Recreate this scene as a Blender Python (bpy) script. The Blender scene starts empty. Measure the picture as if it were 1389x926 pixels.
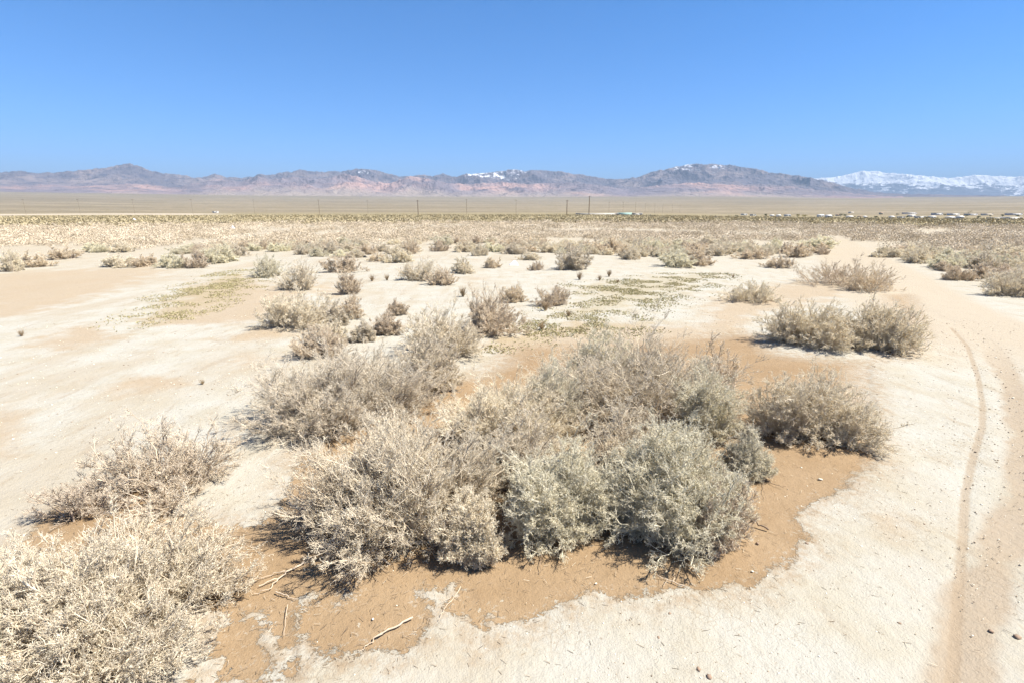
import bpy, math, random
import numpy as np

# ------------------------------------------------------------------ camera, sky, sun, exposure
SC = bpy.context.scene
COL = SC.collection
W0, H0, FP = 1389.0, 926.0, 694.5          # photo frame and focal length in photo pixels
YH = 285.0                                  # photo row of the eye level
PITCH = math.atan((H0/2-YH)/FP)
CZ = 2.5
cam = bpy.data.cameras.new('camera'); cam.lens = 18.0; cam.sensor_width = 36.0
cam.clip_start = 0.05; cam.clip_end = 120000
camo = bpy.data.objects.new('camera', cam); COL.objects.link(camo)
camo.location = (0, 0, CZ); camo.rotation_euler = (math.pi/2-PITCH, 0, 0)
SC.camera = camo

SUN_EL, SUN_AZ = math.radians(56), math.radians(97)     # azimuth from +Y towards +X
world = bpy.data.worlds.new('World'); SC.world = world; world.use_nodes = True
wn = world.node_tree
sky = wn.nodes.new('ShaderNodeTexSky'); sky.sky_type = 'NISHITA'; sky.sun_disc = False
sky.sun_elevation = SUN_EL; sky.sun_rotation = SUN_AZ
sky.altitude = 800; sky.air_density = 0.55; sky.dust_density = 0.0; sky.ozone_density = 6.0
wn.nodes['Background'].inputs['Strength'].default_value = 0.092
hs = wn.nodes.new('ShaderNodeHueSaturation'); hs.inputs["Saturation"].default_value = 1.25; hs.inputs['Hue'].default_value = 0.498
wn.links.new(sky.outputs[0], hs.inputs['Color']); wn.links.new(hs.outputs[0], wn.nodes['Background'].inputs[0])
sl = bpy.data.lights.new('sun', 'SUN'); sl.energy = 4.7; sl.angle = math.radians(0.53); sl.color = (1.0, 0.935, 0.83)
so = bpy.data.objects.new('sun', sl); COL.objects.link(so)
so.rotation_euler = (math.pi/2-SUN_EL, 0, -SUN_AZ+math.pi)
SC.view_settings.view_transform = 'Standard'; SC.view_settings.look = 'None'
SC.view_settings.gamma = 1; SC.view_settings.exposure = 1.60
SC.cycles.use_denoising = True
SC.cycles.max_bounces = 12; SC.cycles.diffuse_bounces = 10; SC.cycles.glossy_bounces = 1
SC.cycles.volume_bounces = 0; SC.cycles.transparent_max_bounces = 4
SC.cycles.caustics_reflective = False; SC.cycles.caustics_refractive = False

# ------------------------------------------------------------------ pixel <-> world
CP, SP = math.cos(PITCH), math.sin(PITCH)
def ray(px, py):
    x = (px-W0/2)/FP; y = (H0/2-py)/FP
    return x, CP+y*SP, -SP+y*CP              # direction x, forward, up
def ground_pt(px, py, z=0.0):
    x, f, u = ray(px, py); t = (z-CZ)/u
    return x*t, f*t
def proj(x, y, z):
    x = np.asarray(x, float); y = np.asarray(y, float); z = np.asarray(z, float)-CZ
    d = y*CP-z*SP; u = y*SP+z*CP
    d = np.where(d > 1e-3, d, 1e-3)
    return W0/2+FP*x/d, H0/2-FP*u/d

# ------------------------------------------------------------------ noise
def hash2(ix, iy, seed):
    h = (ix.astype(np.int64)*374761393+iy.astype(np.int64)*668265263+seed*974634777) & 0xffffffff
    h = ((h ^ (h >> 13))*1274126177) & 0xffffffff
    return ((h ^ (h >> 16)) & 0xffff)/65535.0
def vnoise(x, y, seed=0):
    ix = np.floor(x); iy = np.floor(y); fx = x-ix; fy = y-iy
    fx = fx*fx*fx*(fx*(fx*6-15)+10); fy = fy*fy*fy*(fy*(fy*6-15)+10)
    a = hash2(ix, iy, seed); b = hash2(ix+1, iy, seed); c = hash2(ix, iy+1, seed); d = hash2(ix+1, iy+1, seed)
    return (a+(b-a)*fx)*(1-fy)+(c+(d-c)*fx)*fy
def fbm(x, y, o=4, seed=0, g=0.5, ridged=False):
    s = 0; a = 1; n = 0
    for k in range(o):
        v = vnoise(x, y, seed+k*17)
        if ridged: v = (1-abs(2*v-1))**1.6
        s = s+a*v; n += a; a *= g
        x, y = 2.03*(x*0.8-y*0.6)+7.1, 2.03*(x*0.6+y*0.8)+3.7
    return s/n
def sstep(a, b, x):
    t = np.clip((x-a)/(b-a), 0, 1); return t*t*(3-2*t)

# ------------------------------------------------------------------ objects
def tag(o, label=None, cat=None, group=None, kind=None):
    if label: o['label'] = label
    if cat: o['category'] = cat
    if group: o['group'] = group
    if kind: o['kind'] = kind
    return o
def make_mesh(name, V, F, smooth=False, attrs=None):
    """V (n,3); F (m,3) or (m,4) int array, or a list of such arrays"""
    if not isinstance(F, (list, tuple)): F = [F]
    F = [np.asarray(f, np.int32) for f in F if len(f)]
    m = bpy.data.meshes.new(name)
    m.vertices.add(len(V)); m.vertices.foreach_set('co', np.asarray(V, np.float32).ravel())
    nl = sum(f.size for f in F); npl = sum(len(f) for f in F)
    m.loops.add(nl); m.polygons.add(npl)
    m.loops.foreach_set('vertex_index', np.concatenate([f.ravel() for f in F]))
    tot = np.concatenate([np.full(len(f), f.shape[1], np.int32) for f in F])
    st = np.concatenate([[0], np.cumsum(tot)[:-1]]).astype(np.int32)
    m.polygons.foreach_set('loop_start', st); m.polygons.foreach_set('loop_total', tot)
    if smooth: m.polygons.foreach_set('use_smooth', np.ones(npl, bool))
    for k, a in (attrs or {}).items():
        at = m.attributes.new(k, 'FLOAT', 'POINT'); at.data.foreach_set('value', np.asarray(a, np.float32).ravel())
    m.update(calc_edges=True)
    return m
def link(name, mesh, mat, parent=None):
    o = bpy.data.objects.new(name, mesh); COL.objects.link(o)
    if mat is not None and not mesh.materials: mesh.materials.append(mat)
    if parent is not None: o.parent = parent
    return o
def empty(name, loc=(0, 0, 0), rz=0):
    o = bpy.data.objects.new(name, None); COL.objects.link(o); o.location = loc; o.rotation_euler = (0, 0, rz)
    o.empty_display_size = 0.2
    return o

# ------------------------------------------------------------------ material helpers
class NT:
    def __init__(s, name):
        s.m = bpy.data.materials.new(name); s.m.use_nodes = True; s.t = s.m.node_tree
        s.b = s.t.nodes['Principled BSDF']; s.b.inputs['Roughness'].default_value = 0.95
        s.b.inputs['Specular IOR Level'].default_value = 0.1
    def n(s, typ, **kw):
        n = s.t.nodes.new(typ)
        for k, v in kw.items(): setattr(n, k, v)
        return n
    def set(s, sock, v):
        if hasattr(v, 'links'): s.t.links.new(v, sock)
        elif v is not None:
            if isinstance(v, tuple) and len(v) == 3 and sock.type == 'RGBA': v = (*v, 1)
            sock.default_value = v
    def math(s, op, a, b=None, c=None, clamp=False):
        n = s.n('ShaderNodeMath', operation=op, use_clamp=clamp)
        s.set(n.inputs[0], a); s.set(n.inputs[1], b); s.set(n.inputs[2], c); return n.outputs[0]
    def mix(s, f, a, b):
        n = s.n('ShaderNodeMix', data_type='RGBA'); s.set(n.inputs[0], f); s.set(n.inputs[6], a); s.set(n.inputs[7], b)
        return n.outputs[2]
    def ss(s, x, a, b):
        n = s.n('ShaderNodeMapRange', interpolation_type='SMOOTHSTEP'); s.set(n.inputs[0], x)
        n.inputs[1].default_value = a; n.inputs[2].default_value = b; return n.outputs[0]
    def pos(s): return s.n('ShaderNodeNewGeometry').outputs['Position']
    def noise(s, vec, scale, det=3, rough=0.5, stretch=None, dist=0.0):
        if stretch:
            mp = s.n('ShaderNodeMapping'); mp.inputs['Scale'].default_value = stretch[:3]
            if len(stretch) > 3: mp.inputs['Rotation'].default_value = (0, 0, stretch[3])
            s.set(mp.inputs[0], vec); vec = mp.outputs[0]
        n = s.n('ShaderNodeTexNoise'); s.set(n.inputs['Vector'], vec); n.inputs['Scale'].default_value = scale
        n.inputs['Detail'].default_value = det; n.inputs['Roughness'].default_value = rough
        n.inputs['Distortion'].default_value = dist
        return n.outputs[0]
    def attr(s, name): return s.n('ShaderNodeAttribute', attribute_name=name).outputs['Fac']
    def ramp(s, f, stops):
        n = s.n('ShaderNodeValToRGB'); e = n.color_ramp.elements
        while len(e) < len(stops): e.new(0.5)
        for i, (p, c) in enumerate(stops): e[i].position = p; e[i].color = (*c, 1)
        s.set(n.inputs[0], f); return n.outputs[0]
    def out(s, col, bump=None, strength=0.3, dist=0.02):
        s.set(s.b.inputs['Base Color'], col)
        if bump is not None:
            b = s.n('ShaderNodeBump'); b.inputs['Strength'].default_value = strength; b.inputs['Distance'].default_value = dist
            s.set(b.inputs['Height'], bump); s.t.links.new(b.outputs[0], s.b.inputs['Normal'])
        return s.m
def plain(name, c, rough=0.9, var=0.12, scale=3.0):
    t = NT(name); n = t.noise(t.pos(), scale)
    t.b.inputs['Roughness'].default_value = rough
    return t.out(t.mix(n, tuple(x*(1-var) for x in c), tuple(min(1, x*(1+var)) for x in c)))

# ------------------------------------------------------------------ hand-read layout of the photograph (photo pixels)
# x0, x1, top, base, style, seed, label
NEAR = [
 (348, 608, 455, 614, 'grey', 1, 'broad grey-beige saltbush at the back of the big thicket, sprawling over the white crust'),
 (410, 690, 555, 800, 'pale', 2, 'largest pale woody saltbush of the thicket, with bare roots trailing onto the tan sand'),
 (668, 840, 590, 762, 'greyg', 3, 'grey-green saltbush in the middle of the thicket front, casting dark branchy shadow on sand'),
 (730, 985, 440, 610, 'grey', 4, 'tall mauve-grey saltbush at the rear of the thicket with many dark twigs'),
 (805, 1005, 555, 758, 'greyg', 5, 'large grey-green saltbush at the end of the thicket beside the stubby dead branch'),
 (585, 790, 505, 650, 'pale', 6, 'bright straw-coloured saltbush in the centre of the thicket, next to the dark hollow'),
 (1003, 1190, 497, 622, 'grey', 7, 'lone grey saltbush on tan sand between the thicket and the bike track'),
 (1035, 1160, 400, 480, 'grey', 8, 'grey saltbush with black shadow on its side, touching a taller one by the dirt road'),
 (1125, 1248, 398, 485, 'grey', 9, 'round grey saltbush at the bend of the dirt road, its foot on reddish sand'),
 (545, 662, 408, 492, 'pale', 11, 'pale grassy saltbush just behind the thicket, leaning on a rounder brown bush'),
 (622, 722, 386, 462, 'tan', 12, 'round brownish twiggy bush behind the thicket at the edge of a green weed patch'),
 (345, 460, 393, 454, 'grey', 14, 'low grey bush on the white flat beyond the broad grey-beige saltbush'),
 (138, 332, 566, 698, 'sparse', 15, 'open twiggy grey-brown bush standing alone on white crust with a crooked root'),
 (-75, 350, 748, 985, 'pale', 16, 'huge straw-coloured dead saltbush filling the near corner, its stems bleached'),
 (925, 1015, 440, 545, 'sparse', 17, 'bare upright twiggy shrub at the rear edge of the thicket'),
 (598, 682, 670, 778, 'pale', 31, 'small rounded pale bush at the thicket front between two larger ones'),
 (975, 1040, 585, 660, 'greyg', 19, 'small greenish shrub hugging the flank of the thicket over a lying twig'),
 (690, 800, 480, 600, 'greyg', 20, 'grey-green saltbush on the back of the thicket beside the bare orange sand'),
 (395, 475, 440, 490, 'tan', 21, 'thin dry bush half hidden behind the broad grey-beige saltbush'),
 (65, 190, 655, 722, 'sparse', 22, 'low sprawling brown twigs between the lone twiggy bush and the huge straw one'),
 (470, 610, 560, 680, 'pale', 24, 'pale bush in the thicket between the broad grey-beige one and the largest woody one'),
 (640, 770, 570, 690, 'grey', 25, 'grey bush inside the thicket right over its darkest hollow'),
 (770, 905, 540, 680, 'pale', 26, 'straw-tipped bush wedged between the two grey-green saltbushes of the thicket front'),
 (895, 1000, 480, 610, 'greyg', 27, 'soft grey-green bush on the outer flank of the tall mauve-grey saltbush'),
 (760, 870, 440, 540, 'greyg', 28, 'olive-tinted bush on the rear rim of the thicket by the bare sand'),
 (920, 1010, 650, 760, 'tan', 29, 'reddish dry bush at the thicket corner touching the stubby dead branch'),
 (535, 640, 455, 540, 'pale', 23, 'pale bush between the thicket and the pale grassy saltbush behind it'),
]
MID = [
 (1085, 1207, 343, 393, 'tan', 'wide brownish bush beside the dirt road with a long black shadow at its foot'),
 (1140, 1210, 358, 398, 'tan', 'orange-tan bush on the road edge merging with the wide brownish bush'),
 (980, 1060, 376, 414, 'grey', 'low grey bush with a pointed twig, alone on the pale ground past the thicket'),
 (895, 945, 336, 364, 'greyg', 'grey-green bush at the far end of the green weed patch'),
 (930, 970, 340, 362, 'tan', 'bush joined to the grey-green one at the far end of the weed patch'),
 (750, 804, 332, 368, 'grey', 'dense round grey bush in the middle of the white clearing'),
 (722, 776, 384, 418, 'tan', 'feathery brown bush with upright stems on the clearing past the thicket'),
 (376, 440, 350, 396, 'grey', 'large grey bush with a dark trunk-like stem near the leafy weed patch'),
 (343, 390, 342, 378, 'greyg', 'grey-green bush at the tip of the pale strip beside the dark-stemmed one'),
 (440, 492, 343, 372, 'tan', 'brownish bush on the clearing beyond the dark-stemmed bush'),
 (457, 492, 366, 401, 'tan', 'small reddish bush with twigs spread at its base on the white clearing'),
 (545, 598, 345, 383, 'grey', 'grey bush with spiky stems, one of two touching in the centre of the clearing'),
 (578, 620, 360, 389, 'tan', 'brown bush with splayed stems in front of the spiky grey one'),
 (610, 646, 348, 372, 'grey', 'dark-sided grey bush a step beyond the touching pair on the clearing'),
 (520, 560, 331, 358, 'grey', 'rounded bush with a thin black shadow line on the back of the clearing'),
 (540, 572, 324, 346, 'tan', 'pinkish dry bush touching the back of the rounded one with the thin shadow'),
 (459, 497, 402, 435, 'tan', 'upright brown bush on the white ground near the low grey bush'),
 (440, 470, 410, 445, 'grey', 'small grey bush squeezed between the low grey bush and the upright brown one'),
 (524, 552, 408, 430, 'tan', 'small reddish tuft-like bush at the far side of the pale grassy saltbush'),
 (678, 712, 386, 412, 'tan', 'thin pale bush between the round brownish bush and the feathery one'),
 (680, 712, 328, 346, 'grey', 'brown-based bush on the flat straight beyond the plastic scrap'),
 (642, 664, 330, 348, 'grey', 'bush with a dark foot beyond the dark-sided grey one'),
 (585, 622, 317, 333, 'greyg', 'long low greenish bush at the back edge of the clearing'),
 (620, 642, 322, 336, 'tan', 'small tan bush beside the long low greenish one'),
 (800, 848, 321, 345, 'tan', 'brown bush with vertical stems behind the dense round grey one'),
 (838, 872, 334, 353, 'grey', 'pale low bush in front of the brown one with vertical stems'),
 (854, 868, 322, 336, 'grey', 'small dark-sided bush beyond the pale low one'),
 (871, 905, 320, 342, 'greyg', 'dark olive bush behind the pale low one on the flat'),
 (718, 737, 354, 368, 'tan', 'little bush at the shaded foot of the dense round grey one'),
 (1000, 1028, 327, 345, 'grey', 'bush with a dark cap shadow at the near side of the brush field'),
 (1000, 1042, 335, 353, 'tan', 'reddish bush fringing the brush field above pale ground'),
 (1038, 1074, 346, 365, 'tan', 'low golden bush over reddish soil beside the wide brownish bush'),
 (0, 34, 337, 369, 'grey', 'grey bush at the very edge of the open flat by the pale strip'),
 (20, 64, 342, 364, 'tan', 'bush with a reddish foot next to the grey one by the pale strip'),
 (62, 106, 334, 353, 'tan', 'long low bush by the pale strip, apart from the cluster beyond the white stick'),
 (140, 188, 344, 364, 'grey', 'end bush of the long hedge-like row on the flat'),
 (180, 224, 345, 363, 'tan', 'second bush of the long hedge-like row, reddish at the foot'),
 (214, 256, 339, 365, 'greyg', 'middle bush of the long hedge-like row, olive tinted'),
 (248, 284, 342, 365, 'tan', 'rounded pinkish bush bulging out of the long hedge-like row'),
 (276, 326, 332, 358, 'greyg', 'greenish bush at the far end of the long hedge-like row'),
 (110, 150, 326, 343, 'greyg', 'bush with an olive tint just beyond the white stick'),
 (150, 182, 328, 343, 'grey', 'grey bush right behind the white stick'),
 (1335, 1400, 364, 404, 'grey', 'large soft grey bush on the far bank of the dirt road, nearest of that bank'),
 (1278, 1322, 360, 382, 'tan', 'brown bush with a thin shadow streak on the far bank of the road'),
 (1255, 1300, 342, 366, 'greyg', 'dark olive bush bulging towards the dirt road from the far bank'),
 (1225, 1262, 336, 358, 'grey', 'pale grey bush on the road bank beyond the dark olive one'),
 (1305, 1350, 338, 366, 'grey', 'broad grey bush behind the brown one on the far road bank'),
 (1350, 1395, 335, 366, 'greyg', 'dusky bush behind the large soft grey one on the road bank'),
 (300, 335, 330, 349, 'grey', 'small grey bush just beyond the end of the long hedge-like row'),
 (395, 432, 322, 338, 'tan', 'tan bush beyond the pale strip tip, well behind the dark-stemmed bush'),
 (432, 462, 327, 345, 'grey', 'grey bush behind the brownish one on the clearing edge'),
 (500, 524, 342, 356, 'tan', 'little tan bush beside the black scrap on the clearing'),
 (655, 682, 350, 365, 'tan', 'low tan bush between the dark-sided grey one and the plastic scrap'),
 (702, 732, 340, 354, 'grey', 'low grey bush just beyond the plastic scrap'),
 (430, 474, 432, 468, 'grey', 'grey bush between the low grey bush and the thicket rear'),
 (505, 548, 424, 458, 'tan', 'pale tan bush on the near side of the small reddish tuft-like bush'),
 (476, 512, 438, 466, 'grey', 'small dusty bush just behind the broad grey-beige saltbush'),
 (940, 985, 318, 336, 'grey', 'grey-brown bush behind the bush pair at the end of the weed patch'),
 (1085, 1130, 318, 338, 'greyg', 'soft olive bush on the inner side of the road where it narrows'),
 (1060, 1100, 330, 350, 'tan', 'tan bush behind the low golden one near the road'),
 (1180, 1222, 332, 350, 'grey', 'low blurred bush at the narrow far part of the road'),
]
SAND = [(262,935),(290,882),(300,850),(275,800),(230,740),(215,712),(240,700),(300,712),(345,713),(376,690),(396,652),
 (404,622),(440,600),(540,560),(600,522),(612,514),(640,510),(666,498),(688,480),(700,470),(790,466),(900,462),(975,452),(1010,450),(1040,455),
 (1060,480),(1150,490),(1232,488),(1246,470),(1250,440),(1235,400),(1200,400),(1240,452),(1180,492),(1190,560),(1195,628),(1160,650),(1148,668),
 (1110,677),(1078,704),(1094,725),(1078,760),(1045,775),(1020,798),(950,800),(872,806),(845,816),(800,802),(762,826),(700,846),
 (652,862),(640,842),(616,836),(590,852),(560,878),(520,892),(470,884),(425,892),(398,915),(345,935)]
SAND2 = [(20,745),(60,700),(110,668),(150,655),(215,668),(236,690),(232,720),(250,760),(120,770)]
ISLES = [[(400,832),(406,830),(412,860),(424,880),(440,893),(405,915),(404,870)],
 [(340,838),(358,834),(366,845),(364,860),(372,884),(390,888),(392,930),(350,930),(376,905),(366,885),(358,862),(340,850)],
 [(576,806),(590,800),(600,806),(612,797),(620,802),(614,815),(608,826),(622,842),(600,846),(584,830),(590,815),(580,818)],
 [(410,815),(420,808),(432,806),(424,815),(412,820)], [(458,818),(470,804),(475,806),(468,816)],
 [(664,834),(669,833),(672,846),(666,852)], [(280,900),(300,895),(296,915),(280,930),(262,930)]]
BEIGE = [[(-60,370),(60,368),(200,362),(240,366),(160,395),(60,425),(-60,440)], [(30,470),(60,452),(110,440),(150,443),(165,460),(100,475),(80,480)],
 [(290,460),(340,445),(388,446),(380,462),(330,466)], [(140,530),(190,508),(250,510),(275,522),(210,532),(160,540)],
 [(300,492),(330,483),(390,484),(385,496),(330,500)], [(-60,640),(30,620),(40,560),(-60,520)],
 [(1180,700),(1215,690),(1235,712),(1215,732)], [(930,460),(965,400),(1080,380),(1190,380),(1180,400),(1040,425),(1010,450)],
 [(420,380),(480,395),(470,405),(420,400)], [(180,440),(260,385),(330,372),(420,400),(360,440),(200,446)],
 [(640,470),(700,455),(780,435),(900,440),(1000,440),(960,470),(700,490)]]
WEEDS = [[(180,440),(215,412),(290,372),(345,366),(335,392),(290,412),(235,440),(205,448)], [(780,388),(900,372),(985,372),(950,392),(900,412),(850,425),(790,430),(720,440),(790,405)],
 [(650,470),(700,452),(760,440),(860,432),(880,442),(780,455),(730,462),(680,476)]]
ROADC = [(1120,324),(1150,345),(1190,372),(1225,402),(1270,430),(1310,445),(1345,470),(1368,510),(1385,560),(1392,600),(1388,650),(1370,720),(1345,780),(1313,850),(1297,920),(1285,980)]
BIKE = [(1287,960),(1291,926),(1296,860),(1300,800),(1305,735),(1309,670),(1320,620),(1332,580),(1333,550),(1326,510),(1312,470),(1290,445)]

def poly_world(P): return np.array([ground_pt(*p) for p in P])
def sd_poly(X, Y, P):
    """signed distance to a polygon, positive inside"""
    P = poly_world(P); Q = np.roll(P, -1, 0); d = np.full(X.shape, 1e9); ins = np.zeros(X.shape, bool)
    for (ax, ay), (bx, by) in zip(P, Q):
        ex, ey = bx-ax, by-ay; t = np.clip(((X-ax)*ex+(Y-ay)*ey)/(ex*ex+ey*ey+1e-12), 0, 1)
        d = np.minimum(d, (X-ax-t*ex)**2+(Y-ay-t*ey)**2)
        c = (ay > Y) != (by > Y)
        with np.errstate(divide='ignore', invalid='ignore'):
            xi = ax+(Y-ay)/(by-ay if by != ay else 1e-12)*ex
        ins ^= c & (X < xi)
    d = np.sqrt(d); return np.where(ins, d, -d)
def d_line(X, Y, P):
    P = poly_world(P); d = np.full(X.shape, 1e9)
    for (ax, ay), (bx, by) in zip(P[:-1], P[1:]):
        ex, ey = bx-ax, by-ay; t = np.clip(((X-ax)*ex+(Y-ay)*ey)/(ex*ex+ey*ey), 0, 1)
        d = np.minimum(d, (X-ax-t*ex)**2+(Y-ay-t*ey)**2)
    return np.sqrt(d)

# where each shrub stands: its front edge is on the base row
def place(x0, x1, yt, yb):
    xc = (x0+x1)/2; gx, gy = ground_pt(xc, yb); r = math.hypot(gx, gy)
    dep = gy*CP+CZ*SP; w = (x1-x0)/FP*dep
    for _ in range(3):
        k = (r+w*0.41)/r; cx, cy = gx*k, gy*k
        w = (x1-x0)/FP*(cy*CP+CZ*SP)
    # top row: height at the centre distance
    x, f, u = ray(xc, yt); h = CZ+u/f*(cy*0.985)
    return cx, cy, w/2, max(0.12, h)
PL = [place(*s[:4]) for s in NEAR]
MOUNDS = [(p[0], p[1], p[2]) for p, s in zip(PL, NEAR)]
def Hn(X, Y):
    """near ground relief"""
    X = np.asarray(X, float); Y = np.asarray(Y, float); r = np.hypot(X, Y)
    f = 1-sstep(25, 60, r)
    h = f*(0.035*(fbm(X*0.35+9, Y*0.35, 3, 5)-0.5)+0.012*(fbm(X*2.2, Y*2.2, 3, 8)-0.5))
    for mx, my, w in MOUNDS:
        h = h+0.05*min(1, w)*np.exp(-((X-mx)**2+(Y-my)**2)/(w*0.8)**2)
    az = np.degrees(np.arctan2(X, np.maximum(Y, 1e-3)))
    drop = 2.6+3.8*sstep(8, 34, az)
    far = -0.0-drop*sstep(112, 620, r)
    rise = 300*np.clip((r-1500)/9500, 0, 1)**1.35*(1-0.30*sstep(15, 42, az))
    und = sstep(1200, 4000, r)*(fbm(X/900, Y/900, 3, 31)-0.5)*9
    return h+far+rise+und
def Hs(x, y): return float(Hn(np.array([x]), np.array([y]))[0])

# ------------------------------------------------------------------ ground: one sheet to beyond the mountains
azs = np.concatenate([np.arange(-180, -58, 4.0), np.arange(-58, 58, 0.22), np.arange(58, 180.1, 4.0)])
rs = [0.02, 0.4, 0.8, 1.2, 1.6]
while rs[-1] < 48000: rs.append(rs[-1]*(1.0105 if rs[-1] < 14 else 1.017 if rs[-1] < 200 else 1.03))
rs = np.array(rs); A, R = np.meshgrid(np.radians(azs), rs); X = R*np.sin(A); Y = R*np.cos(A)
Z = Hn(X, Y)
sd = np.full(X.shape, -50.0); nr = R < 40; xs, ys = X[nr], Y[nr]
s = np.maximum(sd_poly(xs, ys, SAND), sd_poly(xs, ys, SAND2))
for I in ISLES: s = np.minimum(s, -sd_poly(xs, ys, I))
sd[nr] = np.clip(s, -5, 5)
bg = np.full(X.shape, -50.0); s = np.full(xs.shape, -50.0)
for P in BEIGE: s = np.maximum(s, sd_poly(xs, ys, P)/np.maximum(0.15, 0.03*np.hypot(xs, ys)))
bg[nr] = np.clip(s, -9, 9)
wd = np.full(X.shape, -50.0); s = np.full(xs.shape, -50.0)
for P in WEEDS: s = np.maximum(s, sd_poly(xs, ys, P))
wd[nr] = np.clip(s, -9, 9)
nr2 = (R < 130) & (Y > 0); rc = np.full(X.shape, 50.0); rc[nr2] = d_line(X[nr2], Y[nr2], ROADC)
bk = np.full(X.shape, 50.0); bk[nr] = d_line(xs, ys, BIKE)
Z = Z-0.006*np.exp(-(bk/0.05)**2)-0.02*np.exp(-(np.minimum(rc, 9)/0.18)**2)*0.5
# crust stands a little above the sand at its broken edge
Z = Z+0.010*(1-sstep(-0.02, 0.06, sd))*(R < 30)
nA = len(azs); nR = len(rs); idx = np.arange(nA*nR).reshape(nR, nA)
F = np.stack([idx[:-1, :-1], idx[:-1, 1:], idx[1:, 1:], idx[1:, :-1]], -1).reshape(-1, 4)[:, ::-1]
gm = make_mesh('ground', np.stack([X, Y, Z], -1).reshape(-1, 3), F, True,
               dict(sand=sd, beige=bg, weed=wd, road=rc, bike=bk, dist=R))

t = NT('desert_ground'); p = t.pos()
n_big = t.noise(p, 0.35, 4, 0.55); n_mid = t.noise(p, 1.6, 5, 0.6, (1, 1.0, 1)); n_fine = t.noise(p, 14, 5, 0.65); n_grit = t.noise(p, 90, 3, 0.6)
n_edge = t.math('ADD', t.math('MULTIPLY', t.noise(p, 5.5, 8, 0.72, None, 0.5), 0.72), t.math('MULTIPLY', t.noise(p, 26, 5, 0.7, None, 1.2), 0.28))
CR1, CR2 = (0.51, 0.485, 0.415), (0.465, 0.42, 0.325)
BE, SA1, SA2 = (0.44, 0.345, 0.235), (0.385, 0.275, 0.165), (0.335, 0.23, 0.13)
crust = t.mix(t.ss(n_mid, 0.35, 0.75), CR1, CR2)
sx0 = t.n('ShaderNodeSeparateXYZ'); t.set(sx0.inputs[0], p)
crust = t.mix(t.math('MULTIPLY', t.ss(n_big, 0.52, 0.72), t.math('MULTIPLY_ADD', t.ss(sx0.outputs[0], 1.0, -0.5), 0.45, 0.10)), crust, BE)
sxn = t.n('ShaderNodeSeparateXYZ'); t.set(sxn.inputs[0], p); sxx = sxn.outputs[0]
stk = t.noise(p, 0.9, 5, 0.62, (1.0, 0.22, 1, math.radians(48)), 0.4)
crust = t.mix(t.math('MULTIPLY', t.ss(stk, 0.46, 0.66), t.math('MULTIPLY_ADD', t.ss(sxx, 0.6, -0.6), 0.3, 0.22)), crust, (0.43, 0.355, 0.25))
stk2 = t.noise(p, 3.2, 5, 0.7, (1.0, 0.3, 1, math.radians(40)), 0.3)
crust = t.mix(t.math('MULTIPLY', t.ss(stk2, 0.54, 0.68), 0.45), crust, (0.38, 0.30, 0.205))
# fine specks of grit and cracks in the crust
speck = t.ss(t.noise(p, 26, 4, 0.75), 0.62, 0.72)
crust = t.mix(t.math('MULTIPLY', speck, 0.6), crust, (0.32, 0.26, 0.185))
vor = t.n('ShaderNodeTexVoronoi', feature='F1'); vor.inputs['Scale'].default_value = 9.0; t.set(vor.inputs['Vector'], p)
dots = t.ss(vor.outputs['Distance'], 0.13, 0.05)
crust = t.mix(t.math('MULTIPLY', dots, t.math('MULTIPLY', t.ss(n_fine, 0.5, 0.62), 0.6)), crust, (0.27, 0.21, 0.15))
bm = t.ss(t.math('ADD', t.attr('beige'), t.math('MULTIPLY', t.math('SUBTRACT', n_mid, 0.5), 5.0)), -0.7, 1.4)
bcol = t.mix(n_fine, (0.40, 0.30, 0.195), (0.48, 0.385, 0.265))
col = t.mix(t.math('MULTIPLY', bm, 0.8), crust, bcol)
# weed patches: warm litter between the plants
wm = t.ss(t.math('ADD', t.attr('weed'), t.math('MULTIPLY', t.math('SUBTRACT', n_mid, 0.5), 3.5)), -0.5, 1.2)
wcol = t.mix(t.ss(t.noise(p, 20, 4, 0.7), 0.42, 0.6), (0.45, 0.36, 0.23), (0.34, 0.29, 0.145))
col = t.mix(t.math('MULTIPLY', wm, 0.5), col, wcol)
# dirt road: two worn wheel bands either side of a paler middle
rd = t.attr('road'); rw = t.math('ADD', rd, t.math('MULTIPLY', t.math('SUBTRACT', n_mid, 0.5), 0.45))
band = t.math('MULTIPLY', t.ss(t.math('ABSOLUTE', t.math('SUBTRACT', rw, 0.0)), 0.20, 0.08), t.math('ADD', 0.6, t.math('MULTIPLY', n_fine, 0.5)))
col = t.mix(t.math('MULTIPLY', band, 0.95), col, t.mix(n_fine, (0.36, 0.275, 0.185), (0.43, 0.345, 0.245)))
far_road = t.math('MULTIPLY', t.ss(rw, 1.9, 1.3), t.ss(t.attr('dist'), 9.5, 14))
col = t.mix(far_road, col, t.mix(n_fine, (0.46, 0.385, 0.285), (0.52, 0.45, 0.345)))
bkm = t.ss(t.math('ADD', t.attr('bike'), t.math('MULTIPLY', t.math('SUBTRACT', n_fine, 0.5), 0.05)), 0.048, 0.018)
col = t.mix(t.math('MULTIPLY', bkm, 0.62), col, (0.37, 0.28, 0.185))
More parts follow.
